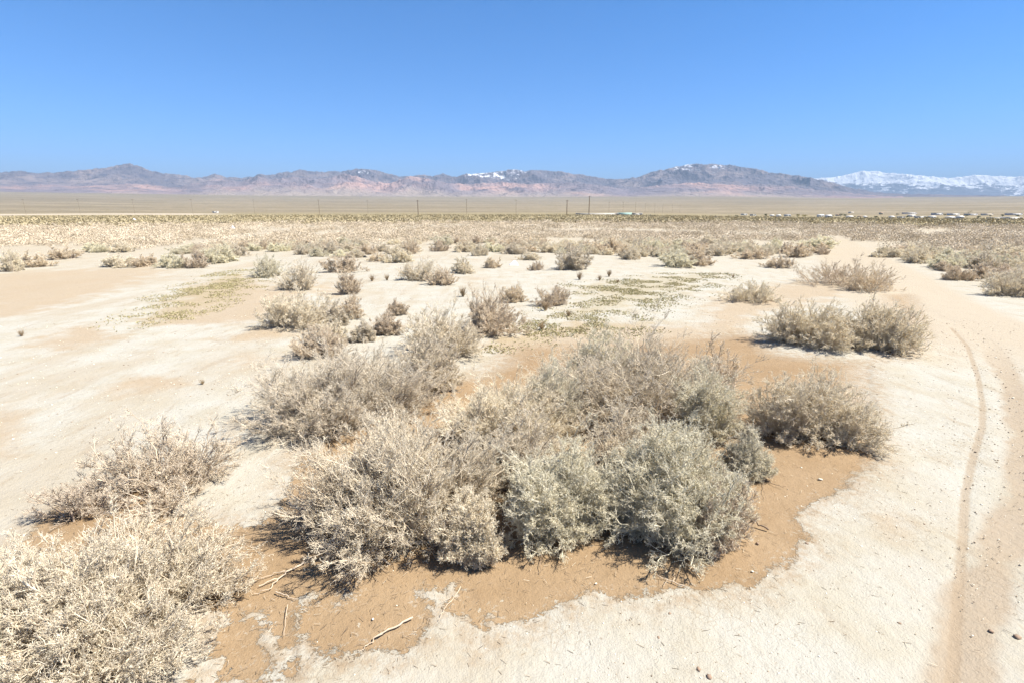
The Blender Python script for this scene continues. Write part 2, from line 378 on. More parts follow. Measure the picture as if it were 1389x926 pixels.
# sand with ragged crust edge
se = t.math('ADD', t.attr('sand'), t.math('MULTIPLY', t.math('SUBTRACT', n_edge, 0.5), 0.62))
sm = t.math('DIVIDE', se, t.math('ADD', 0.012, t.math('MULTIPLY', t.ss(t.attr('dist'), 4.5, 9), 0.5)), clamp=True)
sand = t.mix(t.ss(n_mid, 0.3, 0.7), SA1, SA2)
sand = t.mix(t.math('MULTIPLY', t.ss(n_grit, 0.45, 0.75), 0.5), sand, (0.28, 0.185, 0.10))
sand = t.mix(t.math('MULTIPLY', t.ss(t.noise(p, 11, 4, 0.6), 0.69, 0.72), 0.8), sand, (0.50, 0.45, 0.35))
gatef = t.ss(t.attr('dist'), 16, 11)
halo = t.math('MULTIPLY', t.math('MULTIPLY', t.ss(se, -0.32, 0.0), t.ss(t.noise(p, 9, 6, 0.75), 0.36, 0.66)), 0.7)
col = t.mix(halo, col, sand)
flk = t.math('MULTIPLY', t.math('MULTIPLY', t.ss(se, 0.16, 0.0), t.ss(t.noise(p, 30, 5, 0.7), 0.56, 0.60)), 0.85)
col = t.mix(t.math('MULTIPLY', sm, t.math('SUBTRACT', 1.0, flk)), col, sand)
# cracked plates where the crust is thin
vc = t.n('ShaderNodeTexVoronoi', feature='DISTANCE_TO_EDGE'); vc.inputs['Scale'].default_value = 13.0
warp = t.n('ShaderNodeMix', data_type='VECTOR'); warp.inputs[0].default_value = 0.06; t.set(warp.inputs[4], p); tn = t.n('ShaderNodeTexNoise'); t.set(tn.inputs['Vector'], p); tn.inputs['Scale'].default_value = 6.0; t.set(warp.inputs[5], tn.outputs['Color'])
t.set(vc.inputs['Vector'], warp.outputs[1])
crk = t.math('MULTIPLY', t.ss(vc.outputs['Distance'], 0.045, 0.0), t.math('MULTIPLY', t.ss(t.noise(p, 1.1, 3), 0.48, 0.62), t.math('SUBTRACT', 1.0, sm)))
crk = t.math('MULTIPLY', crk, t.ss(t.attr('dist'), 14, 6))
col = t.mix(t.math('MULTIPLY', crk, 0.5), col, (0.30, 0.235, 0.16))
# middle distance and the valley floor
dist = t.attr('dist')
plain_c = t.mix(t.noise(p, 0.06, 5, 0.6), (0.44, 0.36, 0.25), (0.50, 0.435, 0.325))
col = t.mix(t.math('MULTIPLY', t.ss(dist, 14, 50), 0.7), col, plain_c)
olive = t.mix(t.ss(t.noise(p, 0.02, 6, 0.65), 0.35, 0.7), (0.27, 0.225, 0.12), (0.40, 0.33, 0.19))
col = t.mix(t.ss(dist, 104, 116), col, olive)
strip_n = t.noise(p, 0.0022, 5, 0.6, (0.35, 1.6, 1))
bajada = t.mix(t.ss(strip_n, 0.35, 0.68), (0.27, 0.215, 0.135), (0.40, 0.325, 0.22))
bajada = t.mix(t.math('MULTIPLY', t.ss(t.noise(p, 0.012, 5, 0.7), 0.4, 0.7), 0.6), bajada, (0.17, 0.145, 0.08))
bajada = t.mix(t.math('MULTIPLY', t.ss(t.noise(p, 0.09, 4, 0.7, (1, 0.5, 1)), 0.45, 0.6), 0.4), bajada, (0.15, 0.13, 0.07))
col = t.mix(t.ss(dist, 500, 1300), col, bajada)
sx = t.n('ShaderNodeSeparateXYZ'); t.set(sx.inputs[0], p)
side = t.ss(t.math('DIVIDE', sx.outputs[0], t.math('MAXIMUM', sx.outputs[1], 1.0)), -0.50, -0.62)
wob = t.math('ADD', dist, t.math('MULTIPLY', t.math('SUBTRACT', t.noise(p, 0.004, 4), 0.5), 500))
strip = t.math('MULTIPLY', t.math('MULTIPLY', t.ss(wob, 620, 700), t.ss(wob, 1000, 900)), side)
col = t.mix(strip, col, (0.52, 0.44, 0.33))
hgt = t.math('ADD', t.math('MULTIPLY', n_fine, 0.6), t.math('MULTIPLY', n_grit, 0.25))
hgt = t.math('ADD', hgt, t.math('MULTIPLY', n_mid, 1.0))
col = t.mix(1.0, col, (0.635, 0.645, 0.66)); col.node.blend_type = 'MULTIPLY'
hgt = t.math('SUBTRACT', hgt, t.math('MULTIPLY', sm, 0.35))
m_ground = t.out(col, hgt, 0.75, 0.035)
g = link('ground', gm, m_ground); tag(g, kind='structure')

# ------------------------------------------------------------------ mountains
MAINP = [(-400,245),(-200,238),(0,236),(20,233),(40,232),(60,236),(85,234),(110,232),(130,230),(150,229),(165,226),(174,223.5),(183,222),(192,224),(200,227),(215,233),(235,236),(255,238),(270,242),(285,239),
 (295,236),(310,240),(330,242),(345,240),(358,236),(370,238),(385,234),(400,234),(410,230),(430,233),(455,233),(470,232),(490,229),(510,231),(525,235),(545,240),(560,239),(575,237),(588,239),(602,235),(618,241),(630,237),(650,235),(665,234),
 (680,232),(695,230),(710,232),(730,231),(745,232),(760,232),(775,236),(790,237),(805,240),(820,243),(845,243),(865,240),(880,234),(900,230),(918,226),(935,223),(960,223),(985,224),(1000,227),(1020,229),(1040,234),(1060,236),
 (1075,238),(1095,241),(1110,244),(1130,249),(1150,254),(1175,259),(1210,263),(1389,266),(1600,268),(1900,270)]
FOOTP = [(-400,252),(0,252),(60,250),(120,252),(180,249),(240,254),(280,247),(300,243),(330,247),(352,239),(372,243),(400,240),(440,243),(468,236),(486,239),(505,246),(530,249),(556,239),(580,242),(604,248),(640,250),(680,247),(720,250),(760,247),(800,250),(850,257),(900,251),(940,248),(990,251),
 (1030,250),(1075,254),(1120,259),(1170,264),(1240,268),(1389,270),(1900,272)]
SNOWP = [(900,262),(1000,256),(1060,250),(1095,243),(1130,240),(1150,236),(1165,232),(1182,233),(1200,235),(1235,238),(1262,240),(1280,242),(1300,240),(1315,238),(1345,239),(1365,240),(1389,240),(1450,243),(1600,246),(1900,255)]
def mountain(name, prof, r0, r1, crest, seed, daz, nr_, mat, az0, az1, wl, sharp=1.3, amp=0.5, fine=1.0, band=0):
    az = np.arange(az0, az1, daz); rr = np.linspace(r0, r1, nr_)
    A, R = np.meshgrid(np.radians(az), rr); X = R*np.sin(A); Y = R*np.cos(A)
    pa = np.degrees(np.arctan([(px-W0/2)/FP/ray(px, 270)[1] for px, _ in prof]))
    el = np.array([ray(px, py)[2]/math.hypot(ray(px, py)[0], ray(px, py)[1]) for px, py in prof])
    E = np.interp(az, pa, el)
    E = E+fine*(fbm(az*2.6, az*0+3.3, 4, seed+50, 0.6)-0.5)*0.0042
    s_ = np.where(R < crest, (R-r0)/(crest-r0), (r1-R)/(r1-crest)); s_ = np.clip(s_, 0, 1)
    wx = X+wl*0.6*(fbm(X/wl/1.7, Y/wl/1.7, 3, seed+3)-0.5); wy = Y+wl*0.6*(fbm(X/wl/1.7+9, Y/wl/1.7, 3, seed+4)-0.5)
    rid = fbm(wx/wl, wy/(wl*1.15), 7, seed, 0.55, True)
    big = fbm(wx/(wl*3), wy/(wl*3), 3, seed+9, 0.5)
    h = s_**(sharp*(0.75+0.7*big))*(1-amp*0.5)+(s_**0.9)*(1-s_*0.45)*amp*((rid-0.4)*1.0+(big-0.5)*1.1)
    h = np.maximum(h, 0)
    ang = (h/R).max(0); k = np.interp(az, az, E/np.maximum(ang, 1e-9))
    base = Hn(X, Y)
    # solve scale so that skyline matches:  (base + k h - CZ)/R max = E
    k = np.full(az.shape, 1.0)*(E*crest)
    for _ in range(12):
        top = ((base+k*h-CZ)/R).max(0); j = ((base+k*h-CZ)/R).argmax(0)
        hj = h[j, np.arange(len(az))]; rj = R[j, np.arange(len(az))]
        k = np.maximum(1.0, k+(E-top)*rj/np.maximum(hj, 0.2))
    n_ = int(1.6/daz); ker = np.hanning(2*n_+1); ker /= ker.sum()
    ks = np.convolve(np.pad(k, n_, mode='edge'), ker, 'valid'); hm_ = h/np.maximum(h.max(0), 1e-6)
    k = ks+(k-ks)*hm_**5
    Z = base+k*h-30*(s_ < 0.02)-3
    nA = len(az); idx = np.arange(nA*nr_).reshape(nr_, nA)
    F = np.stack([idx[:-1, :-1], idx[:-1, 1:], idx[1:, 1:], idx[1:, :-1]], -1).reshape(-1, 4)[:, ::-1]
    rel = (Z-CZ)/np.maximum(E*R, 1)
    px = np.interp(az, pa, [q[0] for q in prof])
    m = make_mesh(name, np.stack([X, Y, Z], -1).reshape(-1, 3), F, False, dict(px=np.broadcast_to(px, X.shape), rid=rid, rel=rel))
    o = link(name, m, mat); tag(o, kind='structure'); return o

def rock_mat(name, c1, c2, c3, scale, snow=None, snow_col=(0.70, 0.72, 0.76), lo=0.44):
    t = NT(name); p = t.pos()
    a = t.noise(p, scale, 6, 0.62, (1, 1, 2.5)); b = t.noise(p, scale*5, 5, 0.65, (1, 1, 3.0))
    col = t.mix(t.ss(a, lo, 0.66), c1, c2); col = t.mix(t.math('MULTIPLY', t.ss(b, 0.45, 0.7), 0.8), col, c3)
    col = t.mix(1.0, col, (0.74, 0.71, 0.73)); col.node.blend_type = 'MULTIPLY'
    if snow: col = snow(t, col, p, a, b, snow_col)
    rg_ = t.math('ABSOLUTE', t.math('SUBTRACT', t.noise(p, scale*3.2, 6, 0.6, (1, 0.8, 0.5), 0.4), 0.5))
    return t.out(col, rg_, 0.75, 0.17/scale)
def fan(t, col, p, a, b, sc):
    k = t.math('ADD', t.attr('rel'), t.math('MULTIPLY', t.math('SUBTRACT', b, 0.5), 0.3))
    return t.mix(t.ss(k, 0.80, 0.40), col, (0.245, 0.20, 0.165))
def snow_main(t, col, p, a, b, sc):
    px = t.attr('px')
    win = t.math('MAXIMUM', t.math('MULTIPLY', t.ss(px, 898, 915), t.ss(px, 992, 975)),
          t.math('MAXIMUM', t.math('MULTIPLY', t.math('MULTIPLY', t.ss(px, 618, 642), t.ss(px, 785, 762)), 0.9),
                 t.math('MULTIPLY', t.math('MULTIPLY', t.ss(px, 392, 470), t.ss(px, 520, 500)), 0.72)))
    k = t.math('ADD', t.attr('rel'), t.math('MULTIPLY', t.math('SUBTRACT', t.attr('rid'), 0.55), -0.55))
    k = t.math('ADD', k, t.math('MULTIPLY', t.math('SUBTRACT', b, 0.5), 1.15))
    thr = t.math('SUBTRACT', 1.30, t.math('MULTIPLY', win, 0.365))
    return t.mix(t.math('MULTIPLY', t.ss(t.math('SUBTRACT', k, thr), 0.0, 0.12), 0.85), col, sc)
def snow_far(t, col, p, a, b, sc):
    k = t.math('ADD', t.attr('rel'), t.math('MULTIPLY', t.math('SUBTRACT', b, 0.5), 1.1))
    k = t.math('ADD', k, t.math('MULTIPLY', t.math('SUBTRACT', a, 0.5), 0.7))
    k = t.math('ADD', k, t.math('MULTIPLY', t.math('SUBTRACT', t.attr('rid'), 0.5), -0.35))
    return t.mix(t.math('MULTIPLY', t.ss(k, 0.60, 0.70), 0.97), col, sc)
M_MAIN = rock_mat('haze_tinted_rock', (0.135, 0.125, 0.145), (0.25, 0.21, 0.20), (0.045, 0.05, 0.08), 0.0012, snow_main)  # part of the distance haze's blue is painted into these rock colours
M_FOOT = rock_mat('red_rock', (0.20, 0.175, 0.19), (0.44, 0.30, 0.25), (0.13, 0.115, 0.125), 0.0006, fan)
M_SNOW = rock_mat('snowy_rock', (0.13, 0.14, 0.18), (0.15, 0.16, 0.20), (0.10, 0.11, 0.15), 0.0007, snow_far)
mountain('mountain_range', MAINP, 10800, 16500, 14000, 11, 0.06, 210, M_MAIN, -56, 60, 1000, 1.0, 0.85)
mountain('foothills', FOOTP, 9000, 12300, 11000, 23, 0.07, 160, M_FOOT, -56, 56, 800, 1.0, 0.95)
mountain('snowy_mountain_range', SNOWP, 24000, 36000, 30000, 37, 0.06, 170, M_SNOW, 14, 60, 2300, 1.0, 0.85, 0.6)

# ------------------------------------------------------------------ haze
bx0, bx1, by0, by1, bz0, bz1 = -50000, 50000, -50000, 50000, -60, 2400
V = np.array([(x, y, z) for z in (bz0, bz1) for x, y in ((bx0, by0), (bx1, by0), (bx1, by1), (bx0, by1))], float)
F = np.array([(3, 2, 1, 0), (4, 5, 6, 7), (0, 1, 5, 4), (1, 2, 6, 5), (2, 3, 7, 6), (3, 0, 4, 7)])
hm = bpy.data.materials.new('haze'); hm.use_nodes = True; nt = hm.node_tree; nt.nodes.remove(nt.nodes['Principled BSDF'])
pv = nt.nodes.new('ShaderNodeVolumePrincipled'); pv.inputs['Color'].default_value = (0.34, 0.475, 0.65, 1)
pv.inputs['Density'].default_value = 5.2e-5; pv.inputs['Anisotropy'].default_value = 0.0
nt.links.new(pv.outputs[0], nt.nodes['Material Output'].inputs['Volume'])
hz = link('haze', make_mesh('haze', V, F), hm); tag(hz, kind='stuff')

# ------------------------------------------------------------------ branching growth
def nrm(v): return v/np.maximum(np.linalg.norm(v, axis=-1, keepdims=True), 1e-9)
def bez(a, b, c, K):
    t_ = np.linspace(0, 1, K)[None, :, None]
    return a[:, None]*(1-t_)**2+2*b[:, None]*t_*(1-t_)+c[:, None]*t_*t_
def wiggle(rng, P, amt):
    L = np.linalg.norm(P[:, -1]-P[:, 0], axis=1)[:, None, None]; n = rng.normal(0, amt, P.shape)*L
    n[:, 0] = 0; return P+n
def children(rng, P, m, len_f, K, spread, up, tmin=0.25, out=0.0, ctr=None, minlen=0.02):
    N, KP, _ = P.shape; t_ = rng.uniform(tmin, 1.0, (N, m))*(KP-1); i = np.clip(t_.astype(int), 0, KP-2); f = (t_-i)[..., None]
    ar = np.arange(N)[:, None]; a = P[ar, i]; b = P[ar, i+1]; s = a+(b-a)*f; d = nrm(b-a)
    L = np.linalg.norm(np.diff(P, axis=1), axis=2).sum(1)[:, None]*len_f*rng.uniform(0.5, 1.25, (N, m))*(1.15-0.5*t_/(KP-1))
    d = d+rng.normal(0, spread, d.shape); d[..., 2] += up
    if ctr is not None: d = d+out*nrm(s-ctr)
    d = nrm(d); L = np.maximum(L, minlen)[..., None]
    s = s.reshape(-1, 3); d = d.reshape(-1, 3); L = L.reshape(-1, 1)
    side = rng.normal(0, 0.16, d.shape)
    e = s+d*L; e[:, 2] = np.maximum(e[:, 2], 0.004); c = s+d*L*0.5+side*L
    c[:, 2] = np.maximum(c[:, 2], 0.006)
    return bez(s, c, e, K), np.repeat(np.arange(N), m)
def tubes(P, r0, r1, sides=3):
    N, K, _ = P.shape; T = np.gradient(P, axis=1); T = nrm(T)
    ref = np.zeros_like(T); ref[..., 0] = 0.31; ref[..., 1] = 0.83; ref[..., 2] = 0.47
    U = nrm(np.cross(T, ref)); Vv = np.cross(T, U)
    rad = (np.asarray(r0)[:, None]*(1-np.linspace(0, 1, K))+np.asarray(r1)[:, None]*np.linspace(0, 1, K))[..., None, None]
    a = np.arange(sides)*2*math.pi/sides
    ring = P[:, :, None]+rad*(U[:, :, None]*np.cos(a)[None, None, :, None]+Vv[:, :, None]*np.sin(a)[None, None, :, None])
    V = ring.reshape(-1, 3); base = (np.arange(N)[:, None]*K+np.arange(K-1)[None])[..., None]*sides+np.arange(sides)
    nx = (np.arange(N)[:, None]*K+np.arange(K-1)[None])[..., None]*sides+(np.arange(sides)+1) % sides
    F = np.stack([base, nx, nx+sides, base+sides], -1).reshape(-1, 4)
    return V, F
class Soup:
    def __init__(s): s.V = []; s.F = {3: [], 4: []}; s.A = []; s.n = 0
    def add(s, V, F, a):
        s.V.append(V); s.F[F.shape[1]].append(F+s.n); s.n += len(V)
        s.A.append(np.asarray(a, float) if np.ndim(a) else np.full(len(V), a))
    def tubes(s, P, r0, r1, tint, sides=3):
        if len(P) == 0: return
        V, F = tubes(P, r0, r1, sides); s.add(V, F, np.repeat(tint, P.shape[1]*sides))
    def leaves(s, rng, C, D, L, Wd, tint):
        """narrow folded leaves at C pointing along D"""
        s0 = nrm(np.cross(D, rng.normal(0, 1, D.shape))); L = L[:, None]; Wd = Wd[:, None]
        V = np.stack([C, C+D*L*0.5+s0*Wd*0.5, C+D*L, C+D*L*0.5-s0*Wd*0.5], 1).reshape(-1, 3)
        F = np.arange(len(V)).reshape(-1, 4); s.add(V, F, np.repeat(tint, 4))
    def mesh(s, name, smooth=False):
        fs = [np.concatenate(s.F[k]) for k in (3, 4) if s.F[k]]
        return make_mesh(name, np.concatenate(s.V), fs, smooth, dict(tint=np.concatenate(s.A)))

STY = dict(
 grey=dict(leaf=1.0, open=0.0, up=0.20, spread=0.52), greyg=dict(leaf=1.2, open=0.0, up=0.18, spread=0.54),
 pale=dict(leaf=0.6, open=0.0, up=0.22, spread=0.50), tan=dict(leaf=0.8, open=0.1, up=0.35, spread=0.44),
 sparse=dict(leaf=0.35, open=0.5, up=0.25, spread=0.6))
def shrub_mesh(seed, R, Hh, style, detail, tr=1.0, Ry=None, lw=1.0):
    """stems soup and foliage soup. R half width, Hh height, detail ~ number of finest twigs"""
    rng = np.random.default_rng(seed*7+3); st = STY[style]; Ry = Ry or R*0.85
    nl = max(3, int(round(3+R*6))) if detail > 3000 else 3
    lob = []
    for k in range(nl):
        a = 2*math.pi*(k*0.618+rng.uniform(0, .2)); q = math.sqrt((k+0.4)/nl)*0.64
        lob.append((q*math.cos(a)*R, q*math.sin(a)*Ry, rng.uniform(0.40, 0.58), rng.uniform(0.62, 1.0)*(1-0.25*q)))
    lob[0] = (lob[0][0]*0.5, lob[0][1]*0.5, 0.5, 1.0)
    m1, m2, m3 = (5, 5, 6) if detail > 3000 else (4, 4, 4)
    n0t = max(9, int(detail/(m1*m2*m3)*(1-0.3*st['open'])))
    Ps, Cs = [], []
    for (lx, ly, lr, lh) in lob:
        n0 = max(4, n0t//nl)
        base = np.stack([lx*0.75+rng.normal(0, R*0.07, n0), ly*0.75+rng.normal(0, Ry*0.07, n0), np.full(n0, -0.02)], 1)
        a = rng.uniform(0, 2*math.pi, n0); el = np.arcsin(rng.uniform(0.02, 1, n0)**0.9); q = rng.uniform(0.45, 1.0, n0)**0.6
        tx = lx+np.cos(a)*np.cos(el)*lr*R*1.1*q; ty = ly+np.sin(a)*np.cos(el)*lr*Ry*1.1*q; tz = np.sin(el)*lh*Hh*0.92*q+0.02
        tgt = np.stack([tx, ty, tz], 1)
        c = base+(tgt-base)*rng.uniform(0.35, 0.6, (n0, 1)); c[:, 2] = tgt[:, 2]*rng.uniform(0.15, 0.75, n0); c += rng.normal(0, 0.05*R, c.shape)
        c[:, 2] = np.maximum(c[:, 2], 0.01)
        P = wiggle(rng, bez(base, c, tgt, 7), 0.022); P[:, 1:, 2] = np.maximum(P[:, 1:, 2], 0.008)
        Ps.append(P); Cs.append(np.repeat([[lx*0.7, ly*0.7, 0]], n0, 0))
    P0 = np.concatenate(Ps); C0 = np.concatenate(Cs)
    P1, i1 = children(rng, P0, m1, 0.42, 5, st['spread']*1.3, st['up']*0.5, 0.2, 0.3, C0[:, None]); C1 = C0[i1]
    P2, i2 = children(rng, P1, m2, 0.50, 4, st['spread']*1.3, st['up']*0.8, 0.15, 0.25, C1[:, None]); C2 = C1[i2]
    P3, i3 = children(rng, P2, m3, 0.58, 3, st['spread']*1.3, st['up'], 0.1, 0.2, C2[:, None], 0.035)
    keep = rng.random(len(P3)) > st['open']*0.4; P3 = P3[keep]
    S = Soup(); Fo = Soup(); u = lambda n: rng.random(n)
    S.tubes(P0, 0.0065*tr*(0.6+u(len(P0))), np.full(len(P0), 0.0028*tr), u(len(P0))*0.5+0.1, 4)
    S.tubes(P1, 0.0034*tr*(0.6+u(len(P1))*0.8), np.full(len(P1), 0.0017*tr), u(len(P1))*0.6+0.15, 3)
    Fo.tubes(P2, 0.0021*tr*(0.7+u(len(P2))*0.6), np.full(len(P2), 0.0012*tr), u(len(P2))*0.8+0.1, 3)
    Fo.tubes(P3, np.full(len(P3), 0.0013*tr), np.full(len(P3), 0.0008*tr), u(len(P3)), 3)
    nlv = int(len(P3)*3.0*st['leaf'])
    j = rng.integers(0, len(P3), nlv); f = u(nlv)[:, None]; C = P3[j, 1]*(1-f)+np.where(u(nlv)[:, None] > .5, P3[j, 2], P3[j, 0])*f
    D = nrm(nrm(P3[j, 2]-P3[j, 0])*0.6+rng.normal(0, 0.6, (nlv, 3)))
    Fo.leaves(rng, C, D, rng.uniform(0.007, 0.016, nlv)*(0.6+0.4*tr), lw*rng.uniform(0.0022, 0.0042, nlv)*(0.5+0.5*tr), u(nlv)*0.9+1.05)
    return S.mesh('stems'), Fo.mesh('foliage')
def foliage_mat(name, tw, lf):
    t = NT(name); a = t.attr('tint')
    tc = t.ramp(a, [(0, tw[0]), (0.5, tw[1]), (1.0, tw[2])])
    lc = t.ramp(t.math('SUBTRACT', a, 1.0), [(0, lf[0]), (0.5, lf[1]), (1.0, lf[2])])
    oi = t.n('ShaderNodeObjectInfo').outputs['Random']
    col = t.mix(t.math('GREATER_THAN', a, 1.0), tc, lc)
    hsv = t.n('ShaderNodeHueSaturation'); t.set(hsv.inputs['Color'], col)
    t.set(hsv.inputs['Value'], t.math('MULTIPLY_ADD', oi, 0.22, 0.89)); t.set(hsv.inputs['Hue'], t.math('MULTIPLY_ADD', oi, 0.012, 0.494))
    m = t.out(hsv.outputs[0]); tr_ = t.n('ShaderNodeBsdfTranslucent'); t.set(tr_.inputs[0], hsv.outputs[0])
    mx = t.n('ShaderNodeMixShader'); mx.inputs[0].default_value = 0.36
    t.t.links.new(t.b.outputs[0], mx.inputs[1]); t.t.links.new(tr_.outputs[0], mx.inputs[2])
    t.t.links.new(mx.outputs[0], t.t.nodes['Material Output'].inputs['Surface']); return m
TW = dict(
 grey=((0.46, 0.38, 0.285), (0.76, 0.68, 0.54), (0.87, 0.81, 0.68)), greyg=((0.46, 0.41, 0.31), (0.75, 0.70, 0.56), (0.87, 0.83, 0.70)),
 pale=((0.46, 0.38, 0.285), (0.75, 0.67, 0.53), (0.86, 0.795, 0.66)), tan=((0.44, 0.34, 0.25), (0.74, 0.64, 0.50), (0.84, 0.76, 0.62)),
 sparse=((0.36, 0.28, 0.21), (0.72, 0.62, 0.49), (0.86, 0.79, 0.66)))
LF = dict(
 grey=((0.69, 0.625, 0.475), (0.79, 0.73, 0.58), (0.86, 0.81, 0.67)), greyg=((0.70, 0.66, 0.485), (0.80, 0.76, 0.58), (0.86, 0.82, 0.65)),
 pale=((0.69, 0.62, 0.47), (0.79, 0.725, 0.57), (0.86, 0.805, 0.66)), tan=((0.66, 0.56, 0.41), (0.77, 0.68, 0.53), (0.84, 0.77, 0.63)),
 sparse=((0.60, 0.53, 0.40), (0.74, 0.67, 0.53), (0.84, 0.78, 0.65)))
M_TW = {k: foliage_mat(k+'_twigs', TW[k], LF[k]) for k in TW}

MAINGROUP = 'saltbushes of the big thicket and around it'
for (x0, x1, yt, yb, sty, sd_, lab), (cx, cy, hw, hh) in zip(NEAR, PL):
    det = {16: 60000, 2: 62000, 1: 56000, 4: 56000, 5: 62000, 3: 44000, 6: 46000, 7: 42000, 8: 40000, 9: 40000, 15: 20000}.get(sd_, 22000)
    if sty == 'sparse': det = 22000 if sd_ == 15 else 7000
    fk = 1.02 if sd_ in (7, 15, 19, 29, 27) else 1.13
    sm_, fm_ = shrub_mesh(sd_, hw*fk, hh*(0.97 if sd_ == 7 else 1.0), sty, det, 1.0 if cy < 6 else 1.4, Ry=min(hw, 0.75*hw+0.15))
    o = empty('saltbush', (cx, cy, Hs(cx, cy)), 0)
    link('stems', sm_, M_TW[sty], o); link('foliage', fm_, M_TW[sty], o)
    tag(o, lab, 'bush', MAINGROUP)

# prototypes for the smaller bushes, unit half-width 1 x height 1
PROTO = {}
for sty in ('grey', 'greyg', 'tan'):
    for k in range(3):
        PROTO[sty, k] = shrub_mesh(100+k+dict(grey=0, greyg=10, tan=20)[sty], 0.45, 0.50, sty, 9000, 1.15, None, 1.9)
rnd = random.Random(5)
def put_shrub(cx, cy, hw, hh, sty, lab, group, own=None):
    if own:
        sm_, fm_ = shrub_mesh(own, hw*1.15, hh*1.08, sty, 15000, 1.35, None, 1.3)
        o = empty('bush', (cx, cy, Hs(cx, cy)), 0); link('stems', sm_, M_TW[sty], o); link('foliage', fm_, M_TW[sty], o)
        return tag(o, lab, 'bush', group)
    sm_, fm_ = PROTO[sty, rnd.randrange(3)]
    o = empty('bush', (cx, cy, Hs(cx, cy)), rnd.uniform(0, 6.28)); o.scale = (hw*1.22/0.45, hw*1.22/0.45, hh*1.10/0.50)
    link('stems', sm_, M_TW[sty], o); link('foliage', fm_, M_TW[sty], o)
    tag(o, lab, 'bush', group); return o
OCC = []
for (x0, x1, yt, yb, sty, lab) in MID:
    cx, cy, hw, hh = place(x0, x1, yt, yb); OCC.append((cx, cy, hw))
    put_shrub(cx, cy, hw, hh, sty, lab, 'dry bushes scattered on the pale flat', own=int(x0+yt) if yb > 376 else None)
OCC += MOUNDS

# brush field
YM = np.array([(-400,336),(0,335),(60,334),(130,333),(200,340),(330,352),(400,346),(470,352),(520,346),(600,342),(700,344),(800,346),(900,350),(1000,346),(1080,350),(1120,345),(1126,330),(1130,326),(1180,345),(1260,362),(1330,385),(1389,396),(1800,420)], float)
EXCL = [[(1112,322),(1140,320),(1200,340),(1262,362),(1389,402),(1500,430),(1500,470),(1250,420),(1215,395),(1190,372),(1150,350)],
        [(-60,368),(60,357),(150,345),(250,330),(330,318),(400,312),(400,316),(330,325),(270,336),(140,366),(-60,385)],
        [(150,372),(280,362),(340,352),(390,340),(410,345),(360,362),(200,385)],
        [(470,345),(500,330),(560,333),(586,326),(598,322),(606,330),(690,333),(690,339),(500,341)],
        [(1180,322),(1225,320),(1225,324),(1180,326)]]
def inpoly(px, py, P):
    P = np.array(P, float); ins = np.zeros(px.shape, bool)
    for (ax, ay), (bx, by) in zip(P, np.roll(P, -1, 0)):
        c = (ay > py) != (by > py)
        ins ^= c & (px < ax+(py-ay)/((by-ay) or 1e-9)*(bx-ax))
    return ins
def scatter(seed, n, r0, r1, azd, mind):
    rng = np.random.default_rng(seed)
    r = np.sqrt(rng.uniform(r0*r0, r1*r1, n)); a = np.radians(rng.uniform(-azd, azd, n)); x = r*np.sin(a); y = r*np.cos(a)
    px, py = proj(x, y, 0*x); ok = py < np.interp(px, YM[:, 0], YM[:, 1])
    for P in EXCL: ok &= ~inpoly(px, py, P)
    # clumps and gaps
    ok &= fbm(x/5, y/5, 3, 77) > np.interp(r, [15, 32, 45, 60, 90, 112], [0.38, 0.30, 0.34, 0.42, 0.47, 0.44])
    x, y, px = x[ok], y[ok], px[ok]; cell = {}; out = []
    for ox, oy, ow in OCC: cell.setdefault((int(ox//4), int(oy//4)), []).append((ox, oy, ow*1.2))
    for i in range(len(x)):
        w = rng.uniform(0.38, 0.78)*(1.0+0.5*(rng.random() > .8)); k = (int(x[i]//4), int(y[i]//4)); bad = False
        for dx in (-1, 0, 1):
            for dy in (-1, 0, 1):
                for (ox, oy, ow) in cell.get((k[0]+dx, k[1]+dy), ()):
                    if (ox-x[i])**2+(oy-y[i])**2 < ((ow+w)*mind)**2: bad = True; break
                if bad: break
            if bad: break
        if bad: continue
        if math.hypot(x[i], y[i]) > 60: w *= 1.25
        cell.setdefault(k, []).append((x[i], y[i], w)); out.append((x[i], y[i], w, rng.uniform(0.40, 0.72)*(0.7+0.5*w), px[i]))
    return out
pts = scatter(3, 26000, 12, 112, 50, 0.78)
pts.sort(key=lambda q: math.hypot(q[0], q[1])); NIND = 202
rg = np.random.default_rng(8)
for (x, y, w, h, px) in pts[:NIND]:
    sty = ['grey', 'grey', 'tan', 'tan', 'greyg'][rg.integers(5)]; c = dict(grey='grey', tan='brownish', greyg='olive-tinted')[sty]
    sz = 'small ' if w < 0.5 else 'broad ' if w > 0.75 else ''
    if px > 1120: lab, gr = 'in the dense brush beyond the dirt road', 'bushes beyond the far bank of the dirt road'
    elif px < 420: lab, gr = 'on the flat beyond the pale sandy strip', 'bushes beyond the pale sandy strip'
    elif px < 760: lab, gr = 'in the brush field behind the spiky bush pair', 'bushes of the brush field past the clearing'
    else: lab, gr = 'in the brush field between clearing and dirt road', 'bushes of the brush field past the clearing'
    put_shrub(x, y, w, h, sty, f'{sz}{c} dry bush {lab}', gr)
print('SHRUBS individual', NIND, 'of', len(pts))

